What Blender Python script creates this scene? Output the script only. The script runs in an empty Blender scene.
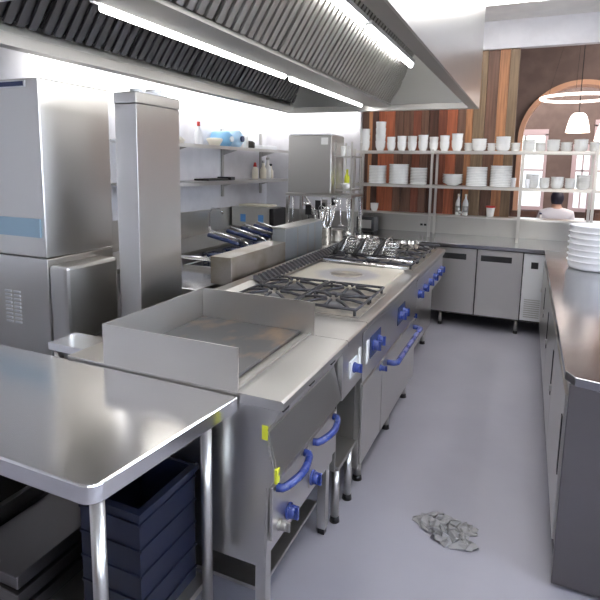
import bpy, bmesh, math, random
from mathutils import Vector, Matrix
random.seed(7)
S = bpy.context.scene
C = S.collection
PI = math.pi

# ------------------------------------------------------------------ materials
def new_mat(name):
    m = bpy.data.materials.new(name); m.use_nodes = True
    nt = m.node_tree; b = nt.nodes['Principled BSDF']
    return m, nt, b
def plain(name, col, rough=.5, metal=0., spec=None, trans=0., emit=None, es=0., coat=0.):
    m, nt, b = new_mat(name)
    b.inputs['Base Color'].default_value = (*col, 1); b.inputs['Roughness'].default_value = rough
    b.inputs['Metallic'].default_value = metal
    if trans: b.inputs['Transmission Weight'].default_value = trans; b.inputs['IOR'].default_value = 1.45
    if coat: b.inputs['Coat Weight'].default_value = coat
    if emit: b.inputs['Emission Color'].default_value = (*emit, 1); b.inputs['Emission Strength'].default_value = es
    # slight procedural variation of roughness
    if not trans and not emit:
        n = nt.nodes.new('ShaderNodeTexNoise'); n.inputs['Scale'].default_value = 14
        tc = nt.nodes.new('ShaderNodeTexCoord'); nt.links.new(tc.outputs['Object'], n.inputs['Vector'])
        mr = nt.nodes.new('ShaderNodeMapRange'); mr.inputs['To Min'].default_value = max(.02, rough-.06); mr.inputs['To Max'].default_value = min(1, rough+.06)
        nt.links.new(n.outputs['Fac'], mr.inputs['Value']); nt.links.new(mr.outputs['Result'], b.inputs['Roughness'])
    return m
def steel(name, col=(.62,.61,.59), rough=.3, stretch=(1,1,60), bump=.04, wave=0.):
    m, nt, b = new_mat(name)
    b.inputs['Metallic'].default_value = 1
    tc = nt.nodes.new('ShaderNodeTexCoord'); mp = nt.nodes.new('ShaderNodeMapping'); mp.inputs['Scale'].default_value = stretch
    nt.links.new(tc.outputs['Object'], mp.inputs['Vector'])
    n = nt.nodes.new('ShaderNodeTexNoise'); n.inputs['Scale'].default_value = 6; n.inputs['Detail'].default_value = 4
    nt.links.new(mp.outputs['Vector'], n.inputs['Vector'])
    n2 = nt.nodes.new('ShaderNodeTexNoise'); n2.inputs['Scale'].default_value = 3.2; n2.inputs['Detail'].default_value = 3
    nt.links.new(tc.outputs['Object'], n2.inputs['Vector'])
    mx = nt.nodes.new('ShaderNodeMath'); mx.operation = 'ADD'; nt.links.new(n.outputs['Fac'], mx.inputs[0]); nt.links.new(n2.outputs['Fac'], mx.inputs[1])
    mr = nt.nodes.new('ShaderNodeMapRange'); mr.inputs['From Min'].default_value = .6; mr.inputs['From Max'].default_value = 1.4
    mr.inputs['To Min'].default_value = rough-.012; mr.inputs['To Max'].default_value = rough+.012
    nt.links.new(n2.outputs['Fac'], mr.inputs['Value']); mr.inputs['From Min'].default_value = .3; mr.inputs['From Max'].default_value = .7; nt.links.new(mr.outputs['Result'], b.inputs['Roughness'])
    b.inputs['Base Color'].default_value = (*col, 1)
    if wave:
        n3 = nt.nodes.new('ShaderNodeTexNoise'); n3.inputs['Scale'].default_value = 1.6; n3.inputs['Detail'].default_value = 1
        nt.links.new(tc.outputs['Object'], n3.inputs['Vector'])
        b2 = nt.nodes.new('ShaderNodeBump'); b2.inputs['Strength'].default_value = wave; b2.inputs['Distance'].default_value = .02
        nt.links.new(n3.outputs['Fac'], b2.inputs['Height']); nt.links.new(b2.outputs['Normal'], b.inputs['Normal'])
    return m
def two_tone(name, c1, c2, scale, rough, metal=0., stretch=(1,1,1), lo=.4, hi=.6, bump=0., detail=5):
    m, nt, b = new_mat(name)
    tc = nt.nodes.new('ShaderNodeTexCoord'); mp = nt.nodes.new('ShaderNodeMapping'); mp.inputs['Scale'].default_value = stretch
    nt.links.new(tc.outputs['Object'], mp.inputs['Vector'])
    n = nt.nodes.new('ShaderNodeTexNoise'); n.inputs['Scale'].default_value = scale; n.inputs['Detail'].default_value = detail
    nt.links.new(mp.outputs['Vector'], n.inputs['Vector'])
    r = nt.nodes.new('ShaderNodeValToRGB'); r.color_ramp.elements[0].position = lo; r.color_ramp.elements[1].position = hi
    r.color_ramp.elements[0].color = (*c1, 1); r.color_ramp.elements[1].color = (*c2, 1)
    nt.links.new(n.outputs['Fac'], r.inputs['Fac']); nt.links.new(r.outputs['Color'], b.inputs['Base Color'])
    b.inputs['Roughness'].default_value = rough; b.inputs['Metallic'].default_value = metal
    if bump:
        bp = nt.nodes.new('ShaderNodeBump'); bp.inputs['Strength'].default_value = bump; bp.inputs['Distance'].default_value = .004
        nt.links.new(n.outputs['Fac'], bp.inputs['Height']); nt.links.new(bp.outputs['Normal'], b.inputs['Normal'])
    return m
def target_material():
    m, nt, b = new_mat('solid_top_iron')
    b.inputs['Metallic'].default_value = .55; b.inputs['Roughness'].default_value = .42
    tc = nt.nodes.new('ShaderNodeTexCoord')
    sp = nt.nodes.new('ShaderNodeVectorMath'); sp.operation = 'SUBTRACT'; sp.inputs[1].default_value = TARGET_LOCAL
    nt.links.new(tc.outputs['Object'], sp.inputs[0])
    ln = nt.nodes.new('ShaderNodeVectorMath'); ln.operation = 'LENGTH'; nt.links.new(sp.outputs['Vector'], ln.inputs[0])
    n = nt.nodes.new('ShaderNodeTexNoise'); n.inputs['Scale'].default_value = 9; n.inputs['Detail'].default_value = 5; nt.links.new(tc.outputs['Object'], n.inputs['Vector'])
    ad = nt.nodes.new('ShaderNodeMath'); ad.operation = 'MULTIPLY_ADD'; ad.inputs[1].default_value = .08; nt.links.new(n.outputs['Fac'], ad.inputs[0]); nt.links.new(ln.outputs['Value'], ad.inputs[2])
    r = nt.nodes.new('ShaderNodeValToRGB'); e = r.color_ramp.elements
    e[0].position = .12; e[0].color = (.66,.64,.63,1); e[1].position = .5; e[1].color = (.76,.71,.60,1)
    for p, c in ((.16,(.42,.40,.42,1)),(.22,(.50,.49,.50,1)),(.28,(.70,.66,.57,1))):
        q = e.new(p); q.color = c
    nt.links.new(ad.outputs[0], r.inputs['Fac']); nt.links.new(r.outputs['Color'], b.inputs['Base Color'])
    return m
TARGET_LOCAL = (0, 0, 0)

M = {}
M['steel'] = steel('brushed_steel', (.66,.645,.62), .29, (30,30,1), .008, wave=.10)
M['steel_h'] = steel('brushed_steel_flat', (.68,.665,.64), .30, (40,1,1), .008)
M['table'] = steel('worktop_steel', (.88,.87,.86), .17, (1,30,1), .006, wave=.30)
M['hood'] = steel('hood_steel', (.68,.68,.66), .30, (30,1,1), .006, wave=.05)
M['dull'] = steel('dull_steel', (.50,.49,.47), .38, (1,30,1), .008)
M['lit_hood'] = steel('lit_hood_steel', (.80,.81,.79), .36, (30,1,1))  # paler copy of the hood steel, brightness of the end baffle put into colour
M['counter'] = steel('counter_steel', (.42,.425,.445), .17, (1,30,1), wave=.2)
M['panel'] = steel('shaded_steel', (.20,.19,.195), .35, (1,30,1))  # steel darkened so a dark reflection is put into its colour
M['galv'] = steel('blue_grey_zinc_sheet', (.46,.50,.54), .38, (30,30,1), .008)
M['chrome'] = plain('polished_steel', (.78,.78,.78), .12, 1)
M['wire'] = plain('steel_wire', (.70,.70,.69), .25, 1)
M['iron'] = plain('cast_iron', (.045,.045,.055), .45, .3)
M['enamel'] = plain('dark_enamel', (.10,.10,.11), .35, .2)
M['pan_grey'] = two_tone('worn_burner_tray', (.32,.30,.28), (.50,.46,.40), 14, .4, .8)
M['griddle'] = two_tone('griddle_plate', (.16,.155,.16), (.36,.26,.18), 3.2, .38, .75, (1.6,1,1), .5, .64, .1)
M['blue'] = plain('blue_plastic', (.028,.055,.27), .28, coat=.5)
M['navy'] = plain('navy_plastic', (.015,.030,.11), .35)
M['crate'] = plain('navy_crate_plastic', (.004,.008,.028), .45)
M['black'] = plain('black_plastic', (.015,.015,.017), .4)
M['darkgap'] = plain('dark_metal_gap_shade', (.05,.047,.045), .5, .6)  # dark metal, also used as painted shade in the fridge door gaps
M['white'] = plain('white_ceramic', (.92,.92,.90), .22, coat=.3)
M['tub'] = plain('white_plastic', (.84,.85,.88), .35)
M['fridge'] = plain('pale_control_panel', (.72,.73,.75), .4)
M['yellow'] = plain('yellow_label', (.75,.78,.05), .5)
M['red'] = plain('red_plastic', (.6,.05,.04), .4)
M['cyan'] = plain('light_blue_plastic', (.24,.50,.76), .4)
M['paleblue'] = plain('pale_blue_plastic', (.50,.72,.92), .4)
M['cream'] = plain('cream_plastic', (.85,.80,.68), .5)
M['display'] = plain('blue_sticker', (.16,.42,.85), .3)
M['glass'] = plain('clear_glass', (.95,.97,.97), .03, trans=1.)
M['pane'] = plain('window_glass', (.97,.98,1.), .02, trans=1.)
M['tube'] = plain('lit_diffuser', (1,1,1), .5, emit=(1.,.98,.95), es=14)
M['tube_ceiling'] = plain('lit_ceiling_diffuser', (1,1,1), .5, emit=(1.,.98,.96), es=8)
M['glow_soft'] = plain('soft_white_glow', (1,1,1), .5, emit=(1.,.99,.98), es=2.)
M['shade'] = plain('lit_lamp_shade', (1,.95,.9), .6, emit=(1.,.86,.78), es=1.8)
M['ring'] = plain('lit_ring', (1,1,1), .6, emit=(1.,.86,.78), es=2.2)
M['wall'] = two_tone('painted_wall', (.70,.69,.72), (.76,.75,.78), 5, .45)
M['wallgrey'] = two_tone('grey_painted_wall', (.50,.49,.48), (.56,.55,.53), 5, .6)
M['ceil'] = two_tone('ceiling_paint', (.78,.77,.75), (.84,.83,.80), 4, .7)
M['brown'] = two_tone('brown_plaster', (.17,.125,.11), (.21,.155,.135), 4, .8)
M['arch'] = plain('varnished_arch_timber', (.72,.42,.27), .35)
M['frame'] = plain('pink_grey_paint', (.62,.50,.52), .5)
M['cloth'] = plain('white_cloth', (.80,.80,.86), .8)
M['dine_wood'] = two_tone('dark_dining_wood', (.10,.05,.035), (.18,.09,.06), 6, .4, 0, (1,8,1))
M['skin'] = plain('skin', (.62,.38,.28), .5)
M['hair'] = plain('dark_hair', (.02,.02,.04), .5)
M['wrap'] = plain('crumpled_film', (.27,.27,.28), .35)
M['flue'] = two_tone('mottled_brown_steel', (.40,.35,.28), (.52,.49,.45), 5, .38, 1., (1,1,1), .4, .6)  # brown and grey mottling in the base colour
M['film'] = plain('blue_protective_film', (.34,.48,.58), .3, .6)
def wood(name, c):
    return two_tone(name, tuple(x*.72 for x in c), tuple(min(1, x*1.22) for x in c), 5, .5, 0, (9,9,.5), .35, .65, .2)
WOODS = [wood('board_dark_brown', (.085,.035,.022)), wood('board_red_orange', (.42,.115,.05)), wood('board_brown', (.17,.085,.055)),
         wood('board_orange_tan', (.45,.20,.09)), wood('board_olive_brown', (.25,.165,.095)), wood('board_mid_red', (.22,.065,.035))]
def floor_mat():
    m, nt, b = new_mat('grey_blue_epoxy_floor')
    tc = nt.nodes.new('ShaderNodeTexCoord')
    n = nt.nodes.new('ShaderNodeTexNoise'); n.inputs['Scale'].default_value = 1.3; n.inputs['Detail'].default_value = 6; nt.links.new(tc.outputs['Object'], n.inputs['Vector'])
    n2 = nt.nodes.new('ShaderNodeTexNoise'); n2.inputs['Scale'].default_value = 160; nt.links.new(tc.outputs['Object'], n2.inputs['Vector'])
    r = nt.nodes.new('ShaderNodeValToRGB'); r.color_ramp.elements[0].position = .3; r.color_ramp.elements[1].position = .75
    r.color_ramp.elements[0].color = (.30,.298,.35,1); r.color_ramp.elements[1].color = (.37,.365,.42,1)
    nt.links.new(n.outputs['Fac'], r.inputs['Fac'])
    v = nt.nodes.new('ShaderNodeTexVoronoi'); v.inputs['Scale'].default_value = 1.7; nt.links.new(tc.outputs['Object'], v.inputs['Vector'])
    mr = nt.nodes.new('ShaderNodeMapRange'); mr.inputs['From Min'].default_value = .02; mr.inputs['From Max'].default_value = .05; mr.inputs['To Min'].default_value = .45; mr.inputs['To Max'].default_value = 0
    nt.links.new(v.outputs['Distance'], mr.inputs['Value'])
    mx = nt.nodes.new('ShaderNodeMix'); mx.data_type = 'RGBA'; mx.inputs[7].default_value = (.42,.42,.45,1)
    nt.links.new(mr.outputs['Result'], mx.inputs[0]); nt.links.new(r.outputs['Color'], mx.inputs[6]); nt.links.new(mx.outputs[2], b.inputs['Base Color'])
    b.inputs['Roughness'].default_value = .42
    bp = nt.nodes.new('ShaderNodeBump'); bp.inputs['Strength'].default_value = .15; bp.inputs['Distance'].default_value = .002
    nt.links.new(n2.outputs['Fac'], bp.inputs['Height']); nt.links.new(bp.outputs['Normal'], b.inputs['Normal'])
    return m
M['floor'] = floor_mat()

# ------------------------------------------------------------------ mesh building
ORG = {}
class MB:
    def __init__(s): s.v = []; s.f = []; s.sm = []; s.mi = []
    def add(s, vs, fs, smooth=False, mi=0):
        o = len(s.v); s.v += [tuple(x) for x in vs]
        for f in fs: s.f.append([i+o for i in f]); s.sm.append(smooth); s.mi.append(mi)
        return s
    def box(s, x0, x1, y0, y1, z0, z1, mi=0):
        x0, x1 = sorted((x0, x1)); y0, y1 = sorted((y0, y1)); z0, z1 = sorted((z0, z1))
        v = [(x0,y0,z0),(x1,y0,z0),(x1,y1,z0),(x0,y1,z0),(x0,y0,z1),(x1,y0,z1),(x1,y1,z1),(x0,y1,z1)]
        return s.add(v, [(3,2,1,0),(4,5,6,7),(0,1,5,4),(1,2,6,5),(2,3,7,6),(3,0,4,7)], mi=mi)
    def prism(s, poly, axis, a, b, mi=0, smooth=False):
        # poly: 2-D outline; axis 'y': (x,z) outline run along y; 'x': (y,z); 'z': (x,y)
        def P(p, t):
            return {'y': (p[0], t, p[1]), 'x': (t, p[0], p[1]), 'z': (p[0], p[1], t)}[axis]
        n = len(poly); v = [P(p, a) for p in poly]+[P(p, b) for p in poly]
        s.add(v, [tuple(range(n))[::-1], tuple(range(n, 2*n))], False, mi)
        s.f, s.sm, s.mi = s.f, s.sm, s.mi
        o = len(s.v)-2*n
        for i in range(n): s.f.append([o+i, o+(i+1) % n, o+n+(i+1) % n, o+n+i]); s.sm.append(smooth); s.mi.append(mi)
        return s
    def tube(s, path, r, seg=8, closed=False, mi=0):
        P = [Vector(p) for p in path]; n = len(P); rings = []
        up = Vector((0,0,1))
        for i, p in enumerate(P):
            if closed: t = P[(i+1) % n]-P[i-1]
            else: t = P[min(i+1, n-1)]-P[max(i-1, 0)]
            t.normalize()
            a = t.cross(up)
            if a.length < .15: a = t.cross(Vector((0,1,0)))
            a.normalize(); b = t.cross(a)
            rr = r[i] if isinstance(r, (list, tuple)) else r
            rings.append([p+(a*math.cos(2*PI*k/seg)+b*math.sin(2*PI*k/seg))*rr for k in range(seg)])
        v = [q for ring in rings for q in ring]; f = []
        for i in range(n if closed else n-1):
            j = (i+1) % n
            for k in range(seg): f.append((i*seg+k, i*seg+(k+1) % seg, j*seg+(k+1) % seg, j*seg+k))
        s.add(v, f, True, mi)
        if not closed:
            o = len(s.v)-len(v)
            s.f.append([o+k for k in range(seg)][::-1]); s.sm.append(False); s.mi.append(mi)
            s.f.append([o+(n-1)*seg+k for k in range(seg)]); s.sm.append(False); s.mi.append(mi)
        return s
    def cyl(s, p0, p1, r, r1=None, seg=16, mi=0):
        return s.tube([p0, p1], [r, r if r1 is None else r1], seg, mi=mi)
    def lathe(s, prof, c=(0,0,0), seg=20, mi=0, smooth=True):
        v = []; f = []; n = len(prof)
        for r, z in prof:
            for k in range(seg): a = 2*PI*k/seg; v.append((c[0]+r*math.cos(a), c[1]+r*math.sin(a), c[2]+z))
        for i in range(n-1):
            for k in range(seg): f.append((i*seg+k, i*seg+(k+1) % seg, (i+1)*seg+(k+1) % seg, (i+1)*seg+k))
        s.add(v, f, smooth, mi)
        o = len(s.v)-len(v)
        if prof[0][0] > 1e-4: s.f.append([o+k for k in range(seg)][::-1]); s.sm.append(False); s.mi.append(mi)
        if prof[-1][0] > 1e-4: s.f.append([o+(n-1)*seg+k for k in range(seg)]); s.sm.append(False); s.mi.append(mi)
        return s
    def build(s, name, mat, parent=None, bevel=0., org=None):
        if parent is not None: o_ = ORG[parent.name]
        elif org is not None: o_ = Vector(org)
        else:
            xs = [p[0] for p in s.v]; ys = [p[1] for p in s.v]; zs = [p[2] for p in s.v]
            o_ = Vector(((min(xs)+max(xs))/2, (min(ys)+max(ys))/2, min(zs)))
        me = bpy.data.meshes.new(name)
        me.from_pydata([Vector(p)-o_ for p in s.v], [], s.f)
        mats = mat if isinstance(mat, list) else [mat]
        for m in mats: me.materials.append(m)
        for p, q, mi in zip(me.polygons, s.sm, s.mi): p.use_smooth = q; p.material_index = mi
        bm = bmesh.new(); bm.from_mesh(me); bmesh.ops.recalc_face_normals(bm, faces=bm.faces); bm.to_mesh(me); bm.free()
        o = bpy.data.objects.new(name, me); C.objects.link(o)
        if parent is not None: o.parent = parent
        else: o.location = o_
        ORG[o.name] = o_.copy()
        if bevel:
            b = o.modifiers.new('bevel', 'BEVEL'); b.width = bevel; b.segments = 2; b.limit_method = 'ANGLE'; b.angle_limit = math.radians(40)
        return o
def tag(o, label=None, cat=None, group=None, kind=None):
    if label: o['label'] = label
    if cat: o['category'] = cat
    if group: o['group'] = group
    if kind: o['kind'] = kind
    return o
def thing(name, loc, label, cat, group=None):
    o = bpy.data.objects.new(name, None); C.objects.link(o); o.location = loc; o.empty_display_size = .1
    ORG[o.name] = Vector(loc); return tag(o, label, cat, group)
def struct(name, mb, mat, bevel=0.): return tag(mb.build(name, mat, None, bevel), kind='structure')
def kids(o): return [c for c in C.objects if c.parent == o]
def dup(o, loc, label=None, group=None, rz=None, parent=None):
    c = o.copy(); C.objects.link(c); c.parent = parent
    if parent is None: c.location = loc
    if rz is not None: c.rotation_euler = (0,0,rz)
    if label: c['label'] = label
    if group: c['group'] = group
    for k in kids(o): dup(k, None, parent=c)
    return c
def B(x0, x1, y0, y1, z0, z1): return MB().box(x0, x1, y0, y1, z0, z1)
def arc(cx, cy, r, a0, a1, n): return [(cx+r*math.cos(a0+(a1-a0)*i/n), cy+r*math.sin(a0+(a1-a0)*i/n)) for i in range(n+1)]

# ------------------------------------------------------------------ room shell
YW = 6.40
struct('floor', B(-3.5, 4.2, -3.2, 12.7, -.1, 0), M['floor'])
struct('wall_left', B(-3.45, -3.31, -3.2, YW+.1, 0, 3.3), M['wall'])
struct('wall_back', MB().box(-3.31, -1.99, YW, YW+.1, 0, 3.3).box(-1.99, 4.2, YW, YW+.1, 0, 1.10).box(-1.99, 4.2, YW, YW+.1, 3.0, 3.3).box(2.6, 4.2, YW, YW+.1, 1.1, 3.0), M['wall'])
struct('trim_1', B(-1.985, 2.6, YW-.075, YW+.14, 1.101, 1.125), M['steel_h'], .004)
# right wall and front wall with daylight windows
w = MB().box(2.6, 2.7, -3.2, YW, 0, 1.0).box(2.6, 2.7, -3.2, YW, 2.5, 3.3)
for a, b in ((-3.2,-2.2), (-.9,.3), (1.7,2.9), (4.3,YW)): w.box(2.6, 2.7, a, b, 1.0, 2.5)
struct('wall_right', w, M['wall'])
w = MB().box(-3.31, 2.6, -3.2, -3.1, 0, 1.1, mi=1).box(-3.31, 2.6, -3.2, -3.1, 2.6, 3.3)  # unseen lower wall, made dark wood to darken reflections in the steel
for a, b in ((-3.31,.3), (1.4,2.6)): w.box(a, b, -3.2, -3.1, 1.1, 2.6)
struct('wall_front', w, [M['wallgrey'], M['dine_wood']])
wn = 1
def window(mb, pane):
    global wn
    o = struct('window_%d' % wn, mb, M['frame']); wn += 1
    pane.build('pane', M['pane'], o)
for a, b in ((-2.2,-.9), (.3,1.7), (2.9,4.3)):
    window(MB().box(2.62, 2.68, a, b, 1.0, 1.05).box(2.62, 2.68, a, b, 2.45, 2.5).box(2.62, 2.68, a, a+.05, 1.05, 2.45).box(2.62, 2.68, b-.05, b, 1.05, 2.45).box(2.63, 2.67, (a+b)/2-.02, (a+b)/2+.02, 1.05, 2.45), B(2.645, 2.65, a+.05, b-.05, 1.05, 2.45))
for a, b in ((.3,1.4),):
    window(MB().box(a, b, -3.18, -3.12, 1.1, 1.15).box(a, b, -3.18, -3.12, 2.55, 2.6).box(a, a+.05, -3.18, -3.12, 1.15, 2.55).box(b-.05, b, -3.18, -3.12, 1.15, 2.55), B(a+.05, b-.05, -3.155, -3.15, 1.15, 2.55))
struct('ceiling', MB().box(-3.45, 2.7, -3.2, YW+.1, 3.3, 3.4).box(-3.45, 4.2, YW+.1, 12.7, 4.6, 4.7).box(-3.45, 4.2, YW+.0, YW+.1, 3.4, 4.6), M['ceil'])
struct('wall_dining_left', B(-3.45, -3.31, YW+.1, 12.7, 0, 4.6), M['brown'])
struct('wall_dining_right', B(4.2, 4.3, YW, 12.7, 0, 4.6), M['brown'])
# arch wall
AY = 9.5; cx, cz, ra = .677, 2.18, .90
top = [(cx-ra, 0)]+[(cx+ra*math.cos(PI-PI*i/32), cz+ra*math.sin(PI-PI*i/32)) for i in range(33)]+[(cx+ra, 0)]
outer = []
for x, z in top:
    if z == 0: outer.append((-3.3 if x < cx else 4.19, 0)); continue
    a = math.atan2(z-cz, x-cx)
    dx, dz = math.cos(a), math.sin(a)
    t = min([(4.19-cx)/dx if dx > 1e-6 else 1e9, (-3.3-cx)/dx if dx < -1e-6 else 1e9, (4.59-cz)/dz if dz > 1e-6 else 1e9])
    outer.append((cx+dx*t, cz+dz*t))
w = MB()
def strip(w, inn, out, y0, y1):
    for i in range(len(inn)-1):
        q = [inn[i], inn[i+1], out[i+1], out[i]]
        v = [(p[0], y0, p[1]) for p in q]+[(p[0], y1, p[1]) for p in q]
        w.add(v, [(3,2,1,0),(4,5,6,7),(0,1,5,4),(1,2,6,5),(2,3,7,6),(3,0,4,7)])
strip(w, top, outer, AY, AY+.2)
w.add([(outer[0][0]*1, AY, 0), (-3.3, AY, 4.59), (0, AY, 4.59)], [(0,1,2)]) if False else None
# corner infill of the arch wall
w.box(-3.3, -1.7, AY+.01, AY+.19, 3.9, 4.59); w.box(3.0, 4.19, AY+.01, AY+.19, 3.9, 4.59)
struct('wall_arch', w, M['brown'])
w = MB(); a1 = [(cx-ra, .01)]+top[1:-1]+[(cx+ra, .01)]
rb = ra-.075
a2 = [(cx-rb, .01)]+[(cx+rb*math.cos(PI-PI*i/32), cz+rb*math.sin(PI-PI*i/32)) for i in range(33)]+[(cx+rb, .01)]
strip(w, a2, a1, AY-.06, AY+.26)
struct('trim_2', w, M['arch'], .0)
# far wall with windows
wins = [(-.55,.28,.85,2.42), (.85,1.16,.85,2.10), (1.22,2.1,.85,2.6)]
w = MB(); FY = 12.4
xs = [-3.3]; 
w.box(-3.3, 4.19, FY, FY+.2, 0, .85).box(-3.3, 4.19, FY, FY+.2, 2.6, 4.6)
w.box(-3.3, -.55, FY, FY+.2, .85, 2.6).box(.28, .85, FY, FY+.2, .85, 2.6).box(1.16, 1.22, FY, FY+.2, .85, 2.6).box(2.1, 4.19, FY, FY+.2, .85, 2.6)
w.box(-.55, .28, FY, FY+.2, 2.42, 2.6).box(.85, 1.16, FY, FY+.2, 2.10, 2.6)
struct('wall_far', w, M['brown'])
for a, b, c, d in wins:
    m = MB().box(a-.06, a+.03, FY-.04, FY+.1, c, d).box(b-.03, b+.06-.03, FY-.04, FY+.1, c, d).box(a-.06, b+.03, FY-.04, FY+.1, d-.03, d+.1).box(a-.06, b+.03, FY-.06, FY+.1, c-.05, c+.03)
    m.box(a, b, FY+.02, FY+.06, 1.64, 1.68).box((a+b)/2-.015, (a+b)/2+.015, FY+.02, FY+.06, c, d)
    window(m, B(a+.03, b-.03, FY+.07, FY+.075, c+.03, d-.03))

# timber screen standing on the pass ledge
m = MB(); x = -1.975; seq = [0,3,0,1,1,2,2,5,2,0,5,1,2,3,4,2,3,4,3]; i = 0
wd = [.085,.05,.075,.10,.11,.10,.12,.10,.09,.11,.10,.12,.09,.08,.13,.12,.11,.10]
for k, ww in enumerate(wd):
    t = .028+.014*((k*7) % 3)
    m.box(x, min(x+ww-.004, -.10), YW+.06-t*.5, YW+.06+.03, 1.126, 2.999, mi=seq[k]); x += ww
tag(m.build('timber_screen', WOODS), 'screen of upright timber boards in red, orange and brown behind the crockery shelves', 'screen')

# ------------------------------------------------------------------ hood over the cook line
HX0, HX1, HY0, HY1, HZ = -2.30, -.45, 1.25, 4.95, 2.20
h = thing('extraction_hood', (-1.375, 3.1, HZ), 'large stainless steel extraction hood hanging over the cooking range', 'extractor hood')
t_ = .012
m = MB().box(HX1-t_, HX1, HY0, HY1, HZ, 3.298).box(HX0, HX0+t_, HY0, HY1, HZ, 3.298).box(HX0+t_, HX1-t_, HY1-t_, HY1, HZ, 3.298).box(HX0+t_, HX1-t_, HY0, HY0+t_, HZ, 3.298)
m.build('casing', M['hood'], h)
m = MB()
for a, b, sgn in ((HX1-t_, HX1-.075, 1), (HX0+t_, HX0+.075, -1)):
    m.box(a, b, HY0+t_, HY1-t_, HZ, HZ+.008); m.box(b, b-sgn*.006, HY0+t_, HY1-t_, HZ, HZ+.055)
m.box(HX0+.075, HX1-.075, HY1-.07, HY1-t_, HZ, HZ+.008).box(HX0+.075, HX1-.075, HY1-.076, HY1-.07, HZ, HZ+.05)
m.build('gutter', M['dull'], h)
# sloping end panel of the far end
m = MB().prism([(HY1-.075, HZ+.05), (HY1-.065, HZ+.05), (HY1-.60, 2.95), (HY1-.62, 2.95)], 'x', HX0+.08, HX1-.08)
m.build('end_baffle', M['lit_hood'], h)
CX = -1.32
m = MB().prism([(CX-.10, HZ+.03), (CX+.10, HZ+.03), (CX+.10, HZ+.05), (CX-.10, HZ+.05)], 'y', HY0+t_+.001, HY1-.08)
m.build('centre_channel', M['dull'], h)
for sgn in (-1, 1):
    for k in range(6):
        y0 = HY0+.05+k*.585; y1 = y0+.575
        if y1 > HY1-.1: y1 = HY1-.1
        mm = MB(); n = 9
        for j in range(n):
            ya = y0+(y1-y0)*j/n; yb = ya+(y1-y0)/n*.62
            mm.prism([(CX+sgn*.10, HZ+.055), (CX+sgn*.11, HZ+.05), (CX+sgn*.46, 2.80), (CX+sgn*.45, 2.81)], 'y', ya, yb)
        mm.prism([(CX+sgn*.095, HZ+.07), (CX+sgn*.10, HZ+.062), (CX+sgn*.44, 2.81), (CX+sgn*.435, 2.82)], 'y', y0, y1)
        mm.build('baffle_filter', M['dull'], h)
for sx, zz in ((-1, 2.252), (1, 2.52)):
    for y0, y1 in ((1.5, 3.1), (3.15, 4.75 if sx < 0 else 4.45)):
        xx = CX+sx*(.15 if sx < 0 else .36)
        f = B(xx-.03, xx+.03, y0, y1, zz, zz+.03).build('light_fitting', M['fridge'], h)
        MB().cyl((xx, y0+.03, zz-.016), (xx, y1-.03, zz-.016), .016).build('lamp_tube', M['tube'], f)
for k in range(6):
    y0 = HY0+.05+k*.6; y1 = min(y0+.585, HY1-.1); mm = MB()
    for j in range(9):
        ya = y0+(y1-y0)*j/9; yb = ya+(y1-y0)/9*.62
        mm.prism([(HX0+.09, HZ+.10), (HX0+.10, HZ+.09), (HX0+.42, 2.72), (HX0+.41, 2.73)], 'y', ya, yb)
    mm.prism([(HX0+.08, HZ+.12), (HX0+.086, HZ+.112), (HX0+.40, 2.735), (HX0+.395, 2.745)], 'y', y0, y1)
    mm.build('baffle_filter', M['enamel'], h)
B(HX0+t_, HX1-t_, HY0+t_, HY1-t_, 2.9, 2.92).build('hood_roof', M['dull'], h)

# fluorescent fittings
def batten(x0, x1, y0, y1, z, label, thick=.06):
    b = thing('light_fitting', ((x0+x1)/2, (y0+y1)/2, z-thick), label, 'ceiling light')
    B(x0, x1, y0, y1, z-thick*.4, z-.0005).build('tray', M['fridge'], b)
    B(x0+.01, x1-.01, y0+.02, y1-.02, z-thick, z-thick*.4).build('diffuser', M['tube_ceiling'], b)
    return b
batten(.0, .5, .2, 1.7, 3.3, 'white ceiling light over the aisle nearest the camera')
batten(.0, .5, 3.0, 4.5, 3.3, 'white ceiling light over the aisle towards the crockery shelves')
batten(-2.2, -1.9, -1.9, -.4, 3.3, 'white ceiling light behind the steel table')
batten(1.5, 1.8, 1.2, 2.7, 3.3, 'white ceiling light over the right-hand wall side')
batten(-1.3, .6, 5.35, 5.6, 3.3, 'added unseen ceiling light brightening the crockery and timber boards')  # fitting added to brighten the cups and boards
# emissive white boxes forming the bright bands on the left and back walls
b = thing('glow_box', (-3.2, 4.4, 2.21), 'long glowing white box high on the left wall above the shelves', 'glowing box')
B(-3.309, -3.10, 2.7, YW-.01, 2.501, 2.54).build('housing', M['fridge'], b)
B(-3.309, -3.12, 2.72, YW-.03, 2.19, 2.50).build('diffuser', M['glow_soft'], b)
b = thing('glow_box', (-2.6, YW-.05, 2.13), 'short glowing white box on the back wall in the left corner', 'glowing box')
B(-3.08, -2.02, YW-.12, YW-.001, 2.40, 2.43).build('housing', M['fridge'], b)
B(-3.07, -2.03, YW-.115, YW-.001, 2.12, 2.399).build('diffuser', M['glow_soft'], b)

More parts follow.
